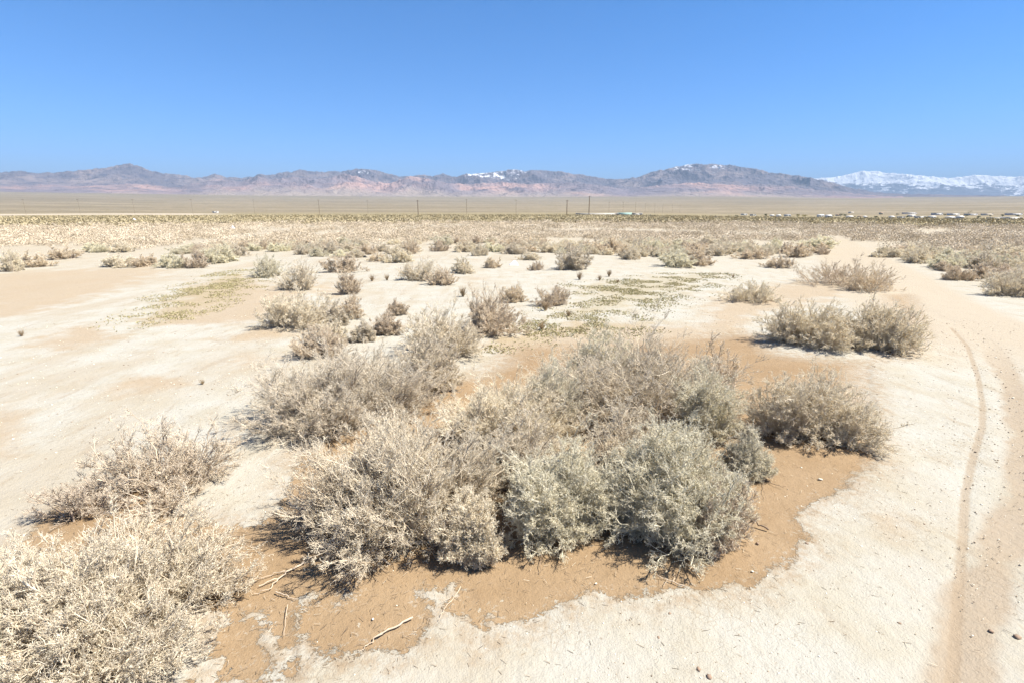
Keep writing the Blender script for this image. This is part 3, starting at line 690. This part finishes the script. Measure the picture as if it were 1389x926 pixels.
def blob_soup(S, rng, x, y, z, w, h, n, tint, size=0.11, lean=0.5):
    """a bush seen from afar: n small upright blades and chips spread through a dome"""
    a = rng.uniform(0, 2*math.pi, n); el = np.arcsin(rng.uniform(0, 1, n)); q = rng.uniform(0.5, 1, n)
    C = np.stack([x+np.cos(a)*np.cos(el)*w*q, y+np.sin(a)*np.cos(el)*w*q, z+np.sin(el)*h*q*0.9+0.01], 1)
    D = nrm(np.stack([np.cos(a)*lean, np.sin(a)*lean, 0.3+0*a], 1)+rng.normal(0, 0.5, (n, 3)))
    L = rng.uniform(0.7, 1.4, n)*size
    S.leaves(rng, C, D, L, L*rng.uniform(0.25, 0.5, n), tint+rng.uniform(-0.3, 0.3, n))
S = Soup(); rng = np.random.default_rng(12)
for (x, y, w, h, px) in pts[NIND:]:
    r = math.hypot(x, y); z = Hs(x, y)
    blob_soup(S, rng, x, y, z, w*1.1, h, int(np.interp(r, [35, 70, 115], [420, 230, 130])), min(0.9, max(0.05, rng.normal(0.42, 0.27))), np.interp(r, [35, 110], [0.08, 0.15]))
t = NT('far_brush'); a = t.attr('tint')
m_far = t.out(t.ramp(a, [(0, (0.36, 0.30, 0.215)), (0.5, (0.54, 0.455, 0.34)), (1, (0.66, 0.575, 0.45))]))
o = link('distant_brush', S.mesh('distant_brush'), m_far); tag(o, kind='stuff')

# dark creosote belt below the edge of the flat
S = Soup(); n = 15000
r = np.sqrt(rng.uniform(113**2, 420**2, n)); a = np.radians(rng.uniform(-50, 50, n)); x = r*np.sin(a); y = r*np.cos(a); z = Hn(x, y)
edge = rng.uniform(98, 135, 2600); ea = np.radians(rng.uniform(-50, 50, 2600))
x = np.concatenate([x, edge*np.sin(ea)]); y = np.concatenate([y, edge*np.cos(ea)]); z = Hn(x, y)
ok_ = fbm(x/14, y/14, 3, 41) > 0.40
x, y, z = x[ok_], y[ok_], z[ok_]
for i in range(len(x)):
    w = rng.uniform(0.4, 0.95); rr = math.hypot(x[i], y[i])
    blob_soup(S, rng, x[i], y[i], z[i], w, w*rng.uniform(0.6, 1.2), 26 if rr < 200 else 14, rng.uniform(0.15, 0.85), 0.36 if rr < 200 else 0.55)
t = NT('creosote'); a = t.attr('tint')
m_creo = t.out(t.ramp(a, [(0, (0.27, 0.225, 0.135)), (0.5, (0.36, 0.305, 0.19)), (1, (0.45, 0.385, 0.255))]))
o = link('creosote_scrub', S.mesh('creosote_scrub'), m_creo); tag(o, kind='stuff')

# ------------------------------------------------------------------ weeds and grit near the camera
S = Soup(); rng = np.random.default_rng(21)
for P in WEEDS:
    W_ = poly_world(P); lo, hi = W_.min(0), W_.max(0); n = int(500*np.prod(hi-lo)**0.5*4)
    x = rng.uniform(lo[0]-.3, hi[0]+.3, n*3); y = rng.uniform(lo[1]-.3, hi[1]+.3, n*3); s = sd_poly(x, y, P)
    keep = (s+(rng.random(len(x))-0.6)*2.2 > 0) & (fbm(x*1.6, y*1.6, 3, 9) > 0.42+0.22*rng.random(len(x))); x, y = x[keep], y[keep]
    z = Hn(x, y)+0.012
    for q in range(7):
        a = rng.uniform(0, 6.28, len(x)); D = nrm(np.stack([np.cos(a), np.sin(a), rng.uniform(0.4, 1.8, len(x))], 1))
        C = np.stack([x, y, z], 1); L = rng.uniform(0.012, 0.042, len(x)); S.leaves(rng, C, D, L, L*0.4, rng.random(len(x)))
t = NT('green_weeds'); a = t.attr('tint')
m_w = t.out(t.ramp(a, [(0, (0.25, 0.25, 0.10)), (0.5, (0.37, 0.325, 0.18)), (1, (0.47, 0.39, 0.26))]))
o = link('green_weeds', S.mesh('green_weeds'), m_w); tag(o, kind='stuff')

ICO = np.array([(0, 0, 1), (.894, 0, .447), (.276, .851, .447), (-.724, .526, .447), (-.724, -.526, .447), (.276, -.851, .447), (.724, .526, -.447), (-.276, .851, -.447), (-.894, 0, -.447), (-.276, -.851, -.447), (.724, -.526, -.447), (0, 0, -1)])
ICF = np.array([(0,1,2),(0,2,3),(0,3,4),(0,4,5),(0,5,1),(1,6,2),(2,7,3),(3,8,4),(4,9,5),(5,10,1),(6,7,2),(7,8,3),(8,9,4),(9,10,5),(10,6,1),(11,7,6),(11,8,7),(11,9,8),(11,10,9),(11,6,10)])
def stones(S, rng, x, y, z, size, tint, flat=0.55):
    n = len(x); Vv = ICO[None]*(1+rng.uniform(-0.28, 0.28, (n, 12, 1)))*size[:, None, None]*rng.uniform(0.6, 1.3, (n, 1, 3))*np.array([1, 1, flat])
    a = rng.uniform(0, 6.28, n); c, s = np.cos(a)[:, None], np.sin(a)[:, None]
    Vv = np.stack([Vv[..., 0]*c-Vv[..., 1]*s, Vv[..., 0]*s+Vv[..., 1]*c, Vv[..., 2]], -1)+np.stack([x, y, z], 1)[:, None]
    S.add(Vv.reshape(-1, 3), (ICF[None]+np.arange(n)[:, None, None]*12).reshape(-1, 3), np.repeat(tint, 12))
S = Soup(); n = 60000
r = rng.uniform(1.3, 16, n); a = np.radians(rng.uniform(-54, 54, n)); x = r*np.sin(a); y = r*np.cos(a)
ss_ = sd_poly(x, y, SAND); dens = np.where(ss_ > 0, 0.12, np.where(x > 0.3, 0.8, 0.3))*np.clip(fbm(x*0.9, y*0.9, 3, 3)*2.2-0.4, 0, 1)
k = rng.random(n) < dens; x, y, ss_ = x[k], y[k], ss_[k]
size = 0.0018+0.0050*rng.random(len(x))**4*(1+0.0*x); size *= np.clip(np.hypot(x, y)/4, 0.9, 2.0)
tint = np.where(rng.random(len(x)) < np.where(ss_ > 0, 0.6, 0.45), rng.uniform(0.6, 1, len(x)), rng.uniform(0, 0.6, len(x)))
stones(S, rng, x, y, Hn(x, y)+0.010*(ss_ < 0)+size*0.15, size, tint)
# chips of stem litter
n = 30000; r = rng.uniform(1.3, 13, n); a = np.radians(rng.uniform(-54, 54, n)); x = r*np.sin(a); y = r*np.cos(a)
z = Hn(x, y)+0.012; L = rng.uniform(0.01, 0.05, n); b = rng.uniform(0, 6.28, n)
P0 = np.stack([x, y, z], 1); P1 = P0+np.stack([np.cos(b)*L, np.sin(b)*L, rng.uniform(0, .006, n)], 1)
nearb = np.zeros(n)
for mx, my, w in MOUNDS: nearb = np.maximum(nearb, np.exp(-((x-mx)**2+(y-my)**2)/(w*1.2)**2))
k = rng.random(n) < 0.035+0.9*nearb
S.tubes(np.stack([P0, (P0+P1)/2, P1], 1)[k], np.full(k.sum(), 0.0016), np.full(k.sum(), 0.001), rng.uniform(0.0, 0.62, k.sum()))
t = NT('grit'); a = t.attr('tint')
m_grit = t.out(t.ramp(a, [(0, (0.16, 0.125, 0.095)), (0.45, (0.34, 0.26, 0.18)), (0.6, (0.55, 0.49, 0.38)), (1, (0.74, 0.70, 0.60))]))
o = link('gravel', S.mesh('gravel'), m_grit); tag(o, kind='stuff')

# distinct stones
M_ST = plain('brown_stone', (0.23, 0.165, 0.12), 0.9, 0.3, 60); M_STW = plain('pale_stone', (0.62, 0.57, 0.47), 0.9, 0.15, 60)
for (px, py, sz, m, lab) in [(961, 920, 9, M_ST, 'largest brown stone on the white crust at the near edge'), (947, 909, 6, M_ST, 'small brown stone touching the largest one on the crust'),
    (893, 866, 4, M_ST, 'small dark stone on the crust in front of the thicket'), (908, 834, 3.5, M_ST, 'little dark stone on crust just off the edge of the sand'),
    (1219, 847, 4, M_ST, 'dark pebble on the crust between the sand patch and the bike track'), (1027, 740, 4, M_ST, 'dark stone on tan sand below the stubby dead branch'),
    (1253, 713, 3.5, M_ST, 'dark stone beside the reddish stain near the bike track'), (1094, 739, 4, M_ST, 'dark stone on white crust right beside the sand edge'),
    (1112, 651, 5, M_STW, 'pale stone on the sand below the lone grey saltbush'), (1020, 777, 3.5, M_STW, 'pale stone on the sand close to the crust edge'),
    (808, 793, 3, M_STW, 'white stone on the sand near the crust bay'), (672, 763, 4, M_STW, 'pale round stone at the tip of the small rounded bush'),
    (506, 843, 3.5, M_STW, 'white stone alone in the middle of the nearest sand'), (1343, 858, 5, M_ST, 'dark stone on the crust beyond the bike track, nearest to the road edge'), (1379, 867, 6, M_ST, 'longer dark stone lying on the road side of the crust')]:
    x, y = ground_pt(px, py); s_ = sz/FP*math.hypot(y, CZ)*0.55; S = Soup()
    stones(S, rng, np.array([0.]), np.array([0.]), np.array([0.]), np.array([s_]), np.array([0.5]), 0.6)
    o = link('stone', S.mesh('stone'), m); o.location = (x, y, Hs(x, y)+0.008+s_*0.15); tag(o, lab, 'stone')

# fallen branches
M_BR = plain('bleached_wood', (0.44, 0.36, 0.27), 0.9, 0.3, 25); M_BD = plain('dark_wood', (0.19, 0.14, 0.10), 0.9, 0.35, 25)
def branch_thing(paths, rad, mat, lab, lift=0.02):
    S = Soup(); ref = ground_pt(*paths[0][0])
    for k, P in enumerate(paths):
        W_ = np.array([ground_pt(*q[:2]) for q in P]); zz = Hn(W_[:, 0], W_[:, 1])+lift+np.array([q[2] if len(q) > 2 else 0 for q in P])
        pts_ = np.column_stack([W_-ref, zz-Hs(*ref)]); t_ = np.linspace(0, len(P)-1, 3*len(P)+1)
        C = np.column_stack([np.interp(t_, np.arange(len(P)), pts_[:, i]) for i in range(3)]); C[1:-1] += rng.normal(0, 0.006, C[1:-1].shape)*min(1, rad/0.008)
        rr = rad*(0.72 if k == 0 else 0.42); S.tubes(C[None], np.array([rr]), np.array([rr*0.45]), np.array([0.5]), 6)
    o = link('fallen_branch', S.mesh('fallen_branch', True), mat); o.location = (*ref, Hs(*ref)); return tag(o, lab, 'branch')
branch_thing([[(414, 768), (395, 778), (378, 790), (352, 800)], [(395, 778), (375, 782), (350, 790)], [(378, 790), (366, 805), (345, 810)]], 0.011, M_BR, 'long bleached forked root reaching from the largest pale bush towards the near corner')
branch_thing([[(560, 842), (535, 855), (508, 870)], [(520, 864), (500, 878), (486, 888)]], 0.010, M_BR, 'bleached stick lying across the edge of sand and white crust')
branch_thing([[(391, 825), (388, 845), (386, 868)]], 0.004, M_BR, 'thin straight bleached twig lying alone between two white streaks')
branch_thing([[(375, 808), (388, 813), (404, 817)]], 0.007, M_BR, 'short pale stick lying just below the forked root')
branch_thing([[(1042, 722), (1022, 716, .03), (1012, 712, .06)], [(1022, 716, .03), (1018, 705, .09)], [(1022, 716, .03), (1008, 728)], [(1010, 732), (1004, 726, .04)]], 0.011, M_BD, 'stubby dark dead branch with snapped ends at the end of the thicket')
branch_thing([[(1022, 646), (1042, 655), (1062, 664)], [(1036, 652), (1035, 668), (1038, 680)]], 0.006, M_BD, 'dark twig with a side shoot lying on sand below the small greenish shrub')
branch_thing([[(732, 746, .02), (734, 762), (733, 780)]], 0.005, M_BD, 'short dark twig sticking out of the thicket front onto sand')
branch_thing([[(625, 800), (605, 828), (595, 845)], [(612, 815), (598, 822)]], 0.0045, M_BR, 'spray of thin pale twigs trailing onto sand below the largest pale bush')
branch_thing([[(930, 280+520), (905, 790), (890, 785)], [(905, 790), (900, 800)], [(912, 794), (915, 783)]], 0.006, M_BR, 'small pale crossed twigs on sand in front of the grey-green saltbush')
branch_thing([[(150, 338), (153, 341)]], 0.05, M_BR, 'white stick leaning among bushes beyond the pale sandy strip', 0.12)
branch_thing([[(225, 655), (205, 672, .03), (190, 690), (180, 712)], [(205, 672, .03), (213, 690), (206, 708)]], 0.010, M_BD, 'crooked dark root of the open twiggy bush lying on sand')
branch_thing([[(180, 905), (150, 915), (128, 930)], [(165, 908), (160, 900, .04)]], 0.013, M_BR, 'thick bleached limb under the huge straw-coloured bush')

# dry weed tufts
M_TF = foliage_mat('dry_tuft', ((0.25, 0.17, 0.10), (0.48, 0.37, 0.24), (0.62, 0.50, 0.34)), ((0.3, 0.24, 0.12),)*3)
def tuft_mesh(seed, n=60):
    rng = np.random.default_rng(seed); a = rng.uniform(0, 6.28, n); l = rng.uniform(0.1, 0.6, n)
    b = np.stack([rng.normal(0, .05, n), rng.normal(0, .05, n), np.full(n, -.01)], 1); e = b+np.stack([np.cos(a)*l, np.sin(a)*l, rng.uniform(.4, 1, n)], 1)
    c = (b+e)/2+np.array([0, 0, .1]); P = bez(b, c, e, 4); P2, _ = children(rng, P, 3, .4, 3, .5, .3)
    S = Soup(); S.tubes(P, np.full(n, .018), np.full(n, .008), rng.random(n)); S.tubes(P2, np.full(len(P2), .01), np.full(len(P2), .006), rng.random(len(P2))); return S.mesh('dry_tuft')
TU = [tuft_mesh(1), tuft_mesh(2), tuft_mesh(3)]
for i, (px, py, h, lab) in enumerate([(30, 457, 9, 'tiny dark tuft alone on the pale ground below the beige flat'), (275, 522, 10, 'tiny upright tuft in the middle of the white crust'),
    (826, 376, 12, 'small reddish dry tuft with thin shadow on the white clearing'), (786, 380, 14, 'small olive tuft in front of the dense round grey bush'), (735, 449, 18, 'thin dry tuft by the green weeds behind the thicket'),
    (628, 403, 18, 'reddish dry tuft on white ground behind the round brownish bush'), (838, 384, 7, 'tiny dark tuft on the clearing, beside the reddish one'), (813, 381, 10, 'single thin stalk on the clearing between two tufts'),
    (771, 430, 12, 'low reddish-brown dry tuft at the near end of the feathery bush'), (740, 422, 20, 'pale see-through tuft below the feathery brown bush'), (505, 382, 12, 'low reddish twig tuft on the clearing left of the spiky grey bush'), (525, 381, 11, 'low twiggy tuft nearest to the foot of the spiky grey bush'),
    (994, 377, 6, 'dark little tuft on the pale ground past the low grey bush'), (710, 440, 12, 'greenish tuft at the tip of the weed patch near the brown bush')]):
    x, y = ground_pt(px, py); hh = h/FP*math.hypot(x, y)*0.8
    o = link('weed_tuft', TU[i % 3], M_TF); o.location = (x, y, Hs(x, y)); o.scale = (hh*.8, hh*.8, hh); o.rotation_euler = (0, 0, i*1.3); tag(o, lab, 'weed')

# litter
def crumple(px, py, w, h, mat, name, lab, cat):
    rng = np.random.default_rng(int(px)); x, y = ground_pt(px, py); d = math.hypot(x, y); s = w/FP*d/2
    n = 9; u, v = np.meshgrid(np.linspace(-1, 1, n), np.linspace(-1, 1, n)); z = h/FP*d*np.maximum(0, (1-u*u)*(1-v*v)*rng.uniform(0.3, 1.3, u.shape))
    V = np.stack([u*s*(1+.2*rng.random(u.shape)), v*s*.7, z+.012], -1).reshape(-1, 3); V2 = V.copy(); V2[:, 2] = V2[:, 2]*0.8-0.01
    idx = np.arange(n*n).reshape(n, n); F = np.stack([idx[:-1, :-1], idx[:-1, 1:], idx[1:, 1:], idx[1:, :-1]], -1).reshape(-1, 4)
    per = np.concatenate([idx[0, :-1], idx[:-1, -1], idx[-1, :0:-1], idx[:0:-1, 0]]); q = np.roll(per, -1)
    F = np.concatenate([F, F[:, ::-1]+n*n, np.stack([q, per, per+n*n, q+n*n], -1)])
    o = link(name, make_mesh(name, np.concatenate([V, V2]), F), mat); o.location = (x, y, Hs(x, y)); tag(o, lab, cat)
M_PL = plain('white_plastic', (0.80, 0.78, 0.80), 0.5, 0.05, 20); M_BK = plain('black_rubber', (0.03, 0.03, 0.03), 0.6, 0.2, 20)
crumple(697, 360, 11, 5, M_PL, 'plastic_bag', 'pale pinkish plastic scrap beside a bush on the clearing', 'litter')
crumple(316, 311, 6, 3.5, M_PL, 'plastic_bag', 'white plastic bag caught in the brush far beyond the hedge-like row', 'litter')
crumple(495, 349.5, 5, 2.5, M_BK, 'tyre_scrap', 'small black scrap on the white clearing beyond the brownish bush', 'litter')
crumple(182, 298.5, 4, 2, M_PL, 'plastic_bag', 'white scrap shining at the foot of the dark scrub belt', 'litter')

# ------------------------------------------------------------------ boxes for built things
def boxes(lst):
    V, F = [], []
    for (x0, x1, y0, y1, z0, z1) in lst:
        b = len(V); V += [(x, y, z) for z in (z0, z1) for x, y in ((x0, y0), (x1, y0), (x1, y1), (x0, y1))]
        F += [tuple(b+i for i in f) for f in ((3, 2, 1, 0), (4, 5, 6, 7), (0, 1, 5, 4), (1, 2, 6, 5), (2, 3, 7, 6), (3, 0, 4, 7))]
    return np.array(V, float), np.array(F)
def box_part(name, lst, mat, parent): V, F = boxes(lst); return link(name, make_mesh(name, V, F), mat, parent)
def cyl(name, r0, r1, z0, z1, mat, parent, n=10, x=0, y=0):
    P = np.array([[(x, y, z0), (x, y, (z0+z1)/2), (x, y, z1)]], float); V, F = tubes(P, [r0], [r1], n)
    return link(name, make_mesh(name, V, F, True), mat, parent)
M_POLE = plain('pole_wood', (0.14, 0.105, 0.075), 0.9, 0.2, 2); M_INS = plain('insulator', (0.35, 0.37, 0.38), 0.4, 0.1, 5)
ORD = ['first', 'second', 'third', 'fourth', 'fifth', 'sixth', 'seventh', 'eighth', 'ninth', 'tenth', 'eleventh', 'twelfth', 'thirteenth']
def pole(px, pb, pt, r, lab, group, thick=0.20):
    x, f, u = ray(px, 285); k = r/f; X_, Y_ = x*k, f*k; z = Hs(X_, Y_)
    xx, ff, uu = ray(px, pt); top = CZ+uu/ff*Y_; h = top-z
    o = empty('utility_pole', (X_, Y_, z)); cyl('pole', thick, thick*0.7, -1, h, M_POLE, o)
    box_part('crossarm', [(-1.1, 1.1, -thick-.12, -thick, h-.72, h-.60)], M_POLE, o)
    for s in (-1.1, -0.55, 0.55, 1.1): cyl('insulator', .05, .06, h-.55, h-.32, M_INS, o, 8, s, -thick-.06)
    tag(o, lab, 'utility pole', group)
pole(769, 292, 271.5, 330, 'thick dark utility pole standing alone, nearest to the long low white shed', 'tall near utility poles', .26)
pole(799, 290, 266, 380, 'tallest dark utility pole rising in front of the long low white shed', 'tall near utility poles', .30)
pole(567, 291, 271.5, 370, 'dark utility pole standing out among the faint ones before the pinkish slope', 'tall near utility poles', .26)
G1 = 'utility poles in the long even line across the plain'
for i, (px, pt) in enumerate([(34, 270), (108, 270), (182, 270), (261, 270), (345, 270.5), (433, 271), (499, 272), (633, 270.5), (700, 271)]):
    pole(px, 290, pt, 430, f'thin utility pole of the long even line, {ORD[i]} from its left end', G1, (.06, .05, .055, .05, .055, .13, .05, .12, .08)[i])
G2 = 'utility poles of the line receding past the shed'
for i, (px, pt, r) in enumerate([(826, 274, 520), (845, 274, 600), (862, 275, 690), (875, 276, 780), (888, 276.5, 860), (899, 277, 950), (912, 277.5, 1040), (922, 278, 1120)]):
    pole(px, 288, pt, r, f'faint utility pole in the receding line past the shed, {ORD[i]} after the tallest pole', G2, .09)

# long low shed beyond the poles
M_WH = plain('white_siding', (0.42, 0.41, 0.39), 0.7, 0.06, 1); M_TE = plain('teal_roofing', (0.26, 0.38, 0.35), 0.7, 0.1, 1)
M_RF = [plain('grey_roof', (0.27, 0.27, 0.27), 0.8, 0.1, 1), plain('white_roof', (0.55, 0.54, 0.52), 0.6, 0.05, 1), plain('tan_roof', (0.26, 0.19, 0.14), 0.8, 0.1, 1)]
M_GL = plain('window_glass', (0.06, 0.075, 0.09), 0.15, 0.1, 1); M_WL = [plain('white_wall', (0.55, 0.54, 0.51), 0.8, 0.05, 1), plain('cream_wall', (0.62, 0.56, 0.46), 0.8, 0.06, 1), plain('grey_wall', (0.50, 0.50, 0.50), 0.8, 0.06, 1)]
def house(px, pb, wpx, hpx, wi, ri, lab, gable=True, cat='house', name='house', r=None, z_off=0.0):
    x, f, u = ray(px, 285)
    if r is None:
        for r in np.arange(240, 2500, 20):
            kk = r/f; zz = Hs(x*kk, r); _, b = proj(x*kk, r, zz)
            if b <= pb: break
    k = r/f; X_, Y_ = x*k, f*k; z = Hs(X_, Y_); w = 0.78*wpx/FP*(Y_*CP); h = 0.88*hpx/FP*Y_; d = max(5, min(w*.6, 14)); hw = h*(0.62 if gable else 0.85)
    o = empty(name, (X_, Y_, z)); b = box_part('wall', [(-w/2, w/2, -d/2, d/2, -1, hw)], M_WL[wi], o)
    if gable:
        e = w/2+.4; g_ = d/2+.4
        V = np.array([(-e, -g_, hw), (e, -g_, hw), (e, g_, hw), (-e, g_, hw), (-e, 0, h), (e, 0, h), (-e, -g_, hw+.18), (e, -g_, hw+.18), (e, g_, hw+.18), (-e, g_, hw+.18)])
        F4 = np.array([(3, 2, 1, 0), (0, 1, 7, 6), (2, 3, 9, 8), (6, 7, 5, 4), (8, 9, 4, 5)]); F3 = np.array([(6, 4, 9), (7, 8, 5)])
        V[4:6, 2] = h
        F5 = np.array([(1, 2, 8, 7), (3, 0, 6, 9)])
        link('roof', make_mesh('roof', V, [F3, np.concatenate([F4, F5])]), M_RF[ri], o)
    else: box_part('roof', [(-w/2-.3, w/2+.3, -d/2-.3, d/2+.3, hw, h)], M_RF[ri], o)
    nw = max(2, min(7, int(w/4.5)))
    for q in range(nw):
        cx = -w/2+(q+.5)*w/nw
        if q == nw//2: box_part('door', [(cx-.5, cx+.5, -d/2-.05, -d/2+.02, 0, hw*.72)], M_RF[2], o)
        else: box_part('window', [(cx-.6, cx+.6, -d/2-.05, -d/2+.02, hw*.38, hw*.75)], M_GL, o)
    tag(o, lab, cat, 'buildings strung along the far plain')
o = empty('storage_shed', (0, 0, 0)); x, f, u = ray(826, 285); r = 480; o.location = (x*r/f, r, Hs(x*r/f, r))
w = 86/FP*r
box_part('wall', [(-w/2, w*.14, -4, 4, -1, 1.6), (w*.34, w/2, -4, 4, -1, 1.6)], M_WH, o); box_part('annexe', [(w*.14+.02, w*.34-.02, -4.2, 4.2, -1, 2.3)], M_TE, o)
box_part('roof', [(-w/2-.3, w*.14-.05, -4.4, 4.4, 1.6, 1.9), (w*.34+.05, w/2+.3, -4.4, 4.4, 1.6, 1.9)], M_RF[1], o)
tag(o, 'very long low white shed with a pale teal section behind the tall dark poles', 'shed', 'buildings strung along the far plain')
house(292, 283, 8, 2.6, 0, 1, 'lone white building out on the plain below the conical peak', False, 'building', 'building', r=900)
TOWN = [(957,295,3,2,0,0,1),(975,296,5,2,2,2,0),(1010,292.5,9,2.4,0,1,0),(1022,293,8,2.2,0,0,0),(1048,294.5,5,3,0,1,1),(1057,294.5,5,3.2,0,1,1),(1069,294,9,2.8,0,0,1),
 (1114,294.5,9,3.5,0,1,1),(1125,296,8,4.5,0,1,1),(1138,293.5,6,2.5,1,2,1),(1154,296.5,8,3.6,0,1,1),(1168,296,4,3,1,2,1),(1174,296,4,3,0,1,1),(1211,296.5,5,3.4,0,1,1),
 (1224,296.5,9,2.6,0,0,0),(1238,294.5,10,3,0,1,1),(1250,297,14,3.5,0,1,0),(1266,296,9,3,0,1,1),(1272,292,14,3,2,0,0),(1294,292.5,15,3,0,1,0),(1291,298,10,4,0,1,1),(1304,297.5,8,4.5,0,1,1),
 (1318,292.5,16,2.6,2,0,0),(1340,292.5,14,2.6,1,0,0),(1352,298,18,2.6,0,1,0),(1373,298,26,3.2,0,1,0),(1376,292,20,2.6,2,0,0),(1196,291,5,3,1,2,1),(1155,289.5,7,2,1,1,0),(1234,290.5,18,2,2,0,0)]
TOWN.sort(); WN = ['white', 'tan', 'grey']; RN = ['grey', 'white', 'brown']
for i, (px, pb, w, h, wi, ri, ga) in enumerate(TOWN):
    size = 'long low' if w > 12 else 'small' if w < 7 else 'mid-sized'
    n = i+1; k = f'{ORD[i]} from the left end' if i < 13 else (f'{ORD[len(TOWN)-1-i]} from the right end' if len(TOWN)-1-i < 13 else f'{["fourteenth","fifteenth","sixteenth","seventeenth"][i-13]} from the left end')
    house(px, pb, w, h, wi, ri, f'{size} {WN[wi]} building with {RN[ri]} {"pitched" if ga else "flat"} roof, {k} of town', bool(ga), 'house' if w < 13 else 'building', 'house' if w < 13 else 'warehouse')

# town trees
M_TR = plain('tree_bark', (0.12, 0.09, 0.06), .9, .2, 3)
t = NT('tree_leaves'); m_leaf = t.out(t.ramp(t.attr('tint'), [(0, (0.05, 0.065, 0.03)), (0.5, (0.09, 0.11, 0.05)), (1, (0.15, 0.16, 0.08))]))
TREES = [(1040,294,3.4,0),(1083,296,5,1),(1092,296,5,1),(1130,294.5,2.5,0),(1142,295,5,0),(1148,295,4,0),(1160,296,2.5,0),(1190,296.5,3,0),(1218,293,3,0),(1232,296,3,0),(1258,298,3.4,0),(1283,293.5,3,0),(1312,295,4,0),(1315,291,5,0),(1330,296.5,3.4,0),(1345,294.5,3,0),(1362,295,3.6,0),(1383,295,3.4,0),(1000,295,2.6,0),(1196,293,3.5,0)]
TREES.sort()
m_leaf2 = NT('yellow_tree_leaves'); m_leaf2 = m_leaf2.out(m_leaf2.ramp(m_leaf2.attr('tint'), [(0, (0.17, 0.15, 0.05)), (0.5, (0.25, 0.22, 0.08)), (1, (0.34, 0.30, 0.12))]))
for i, (px, pb, hp, yel) in enumerate(TREES):
    x, f, u = ray(px, 285)
    for r in np.arange(240, 2500, 20):
        zz = Hs(x*r/f, r); _, b = proj(x*r/f, r, zz)
        if b <= pb: break
    h = hp/FP*r; z = Hs(x*r/f, r); o = empty('tree', (x*r/f, r, z)); cyl('trunk', .22, .12, -.5, h*.6, M_TR, o)
    S = Soup()
    for q in range(7): blob_soup(S, rng, rng.normal(0, h*.25), rng.normal(0, h*.25), h*(.3+.45*rng.random()), h*.28, h*.3, 60, .5, .5, .9)
    link('crown', S.mesh('crown'), m_leaf2 if yel else m_leaf, o)
    k = f'{ORD[i]} from the left end' if i < 10 else f'{ORD[len(TREES)-1-i]} from the right end'
    tag(o, f'{"yellowish" if yel else "dark green"} round tree among the town buildings, {k} of its trees', 'tree', 'trees between the town buildings')
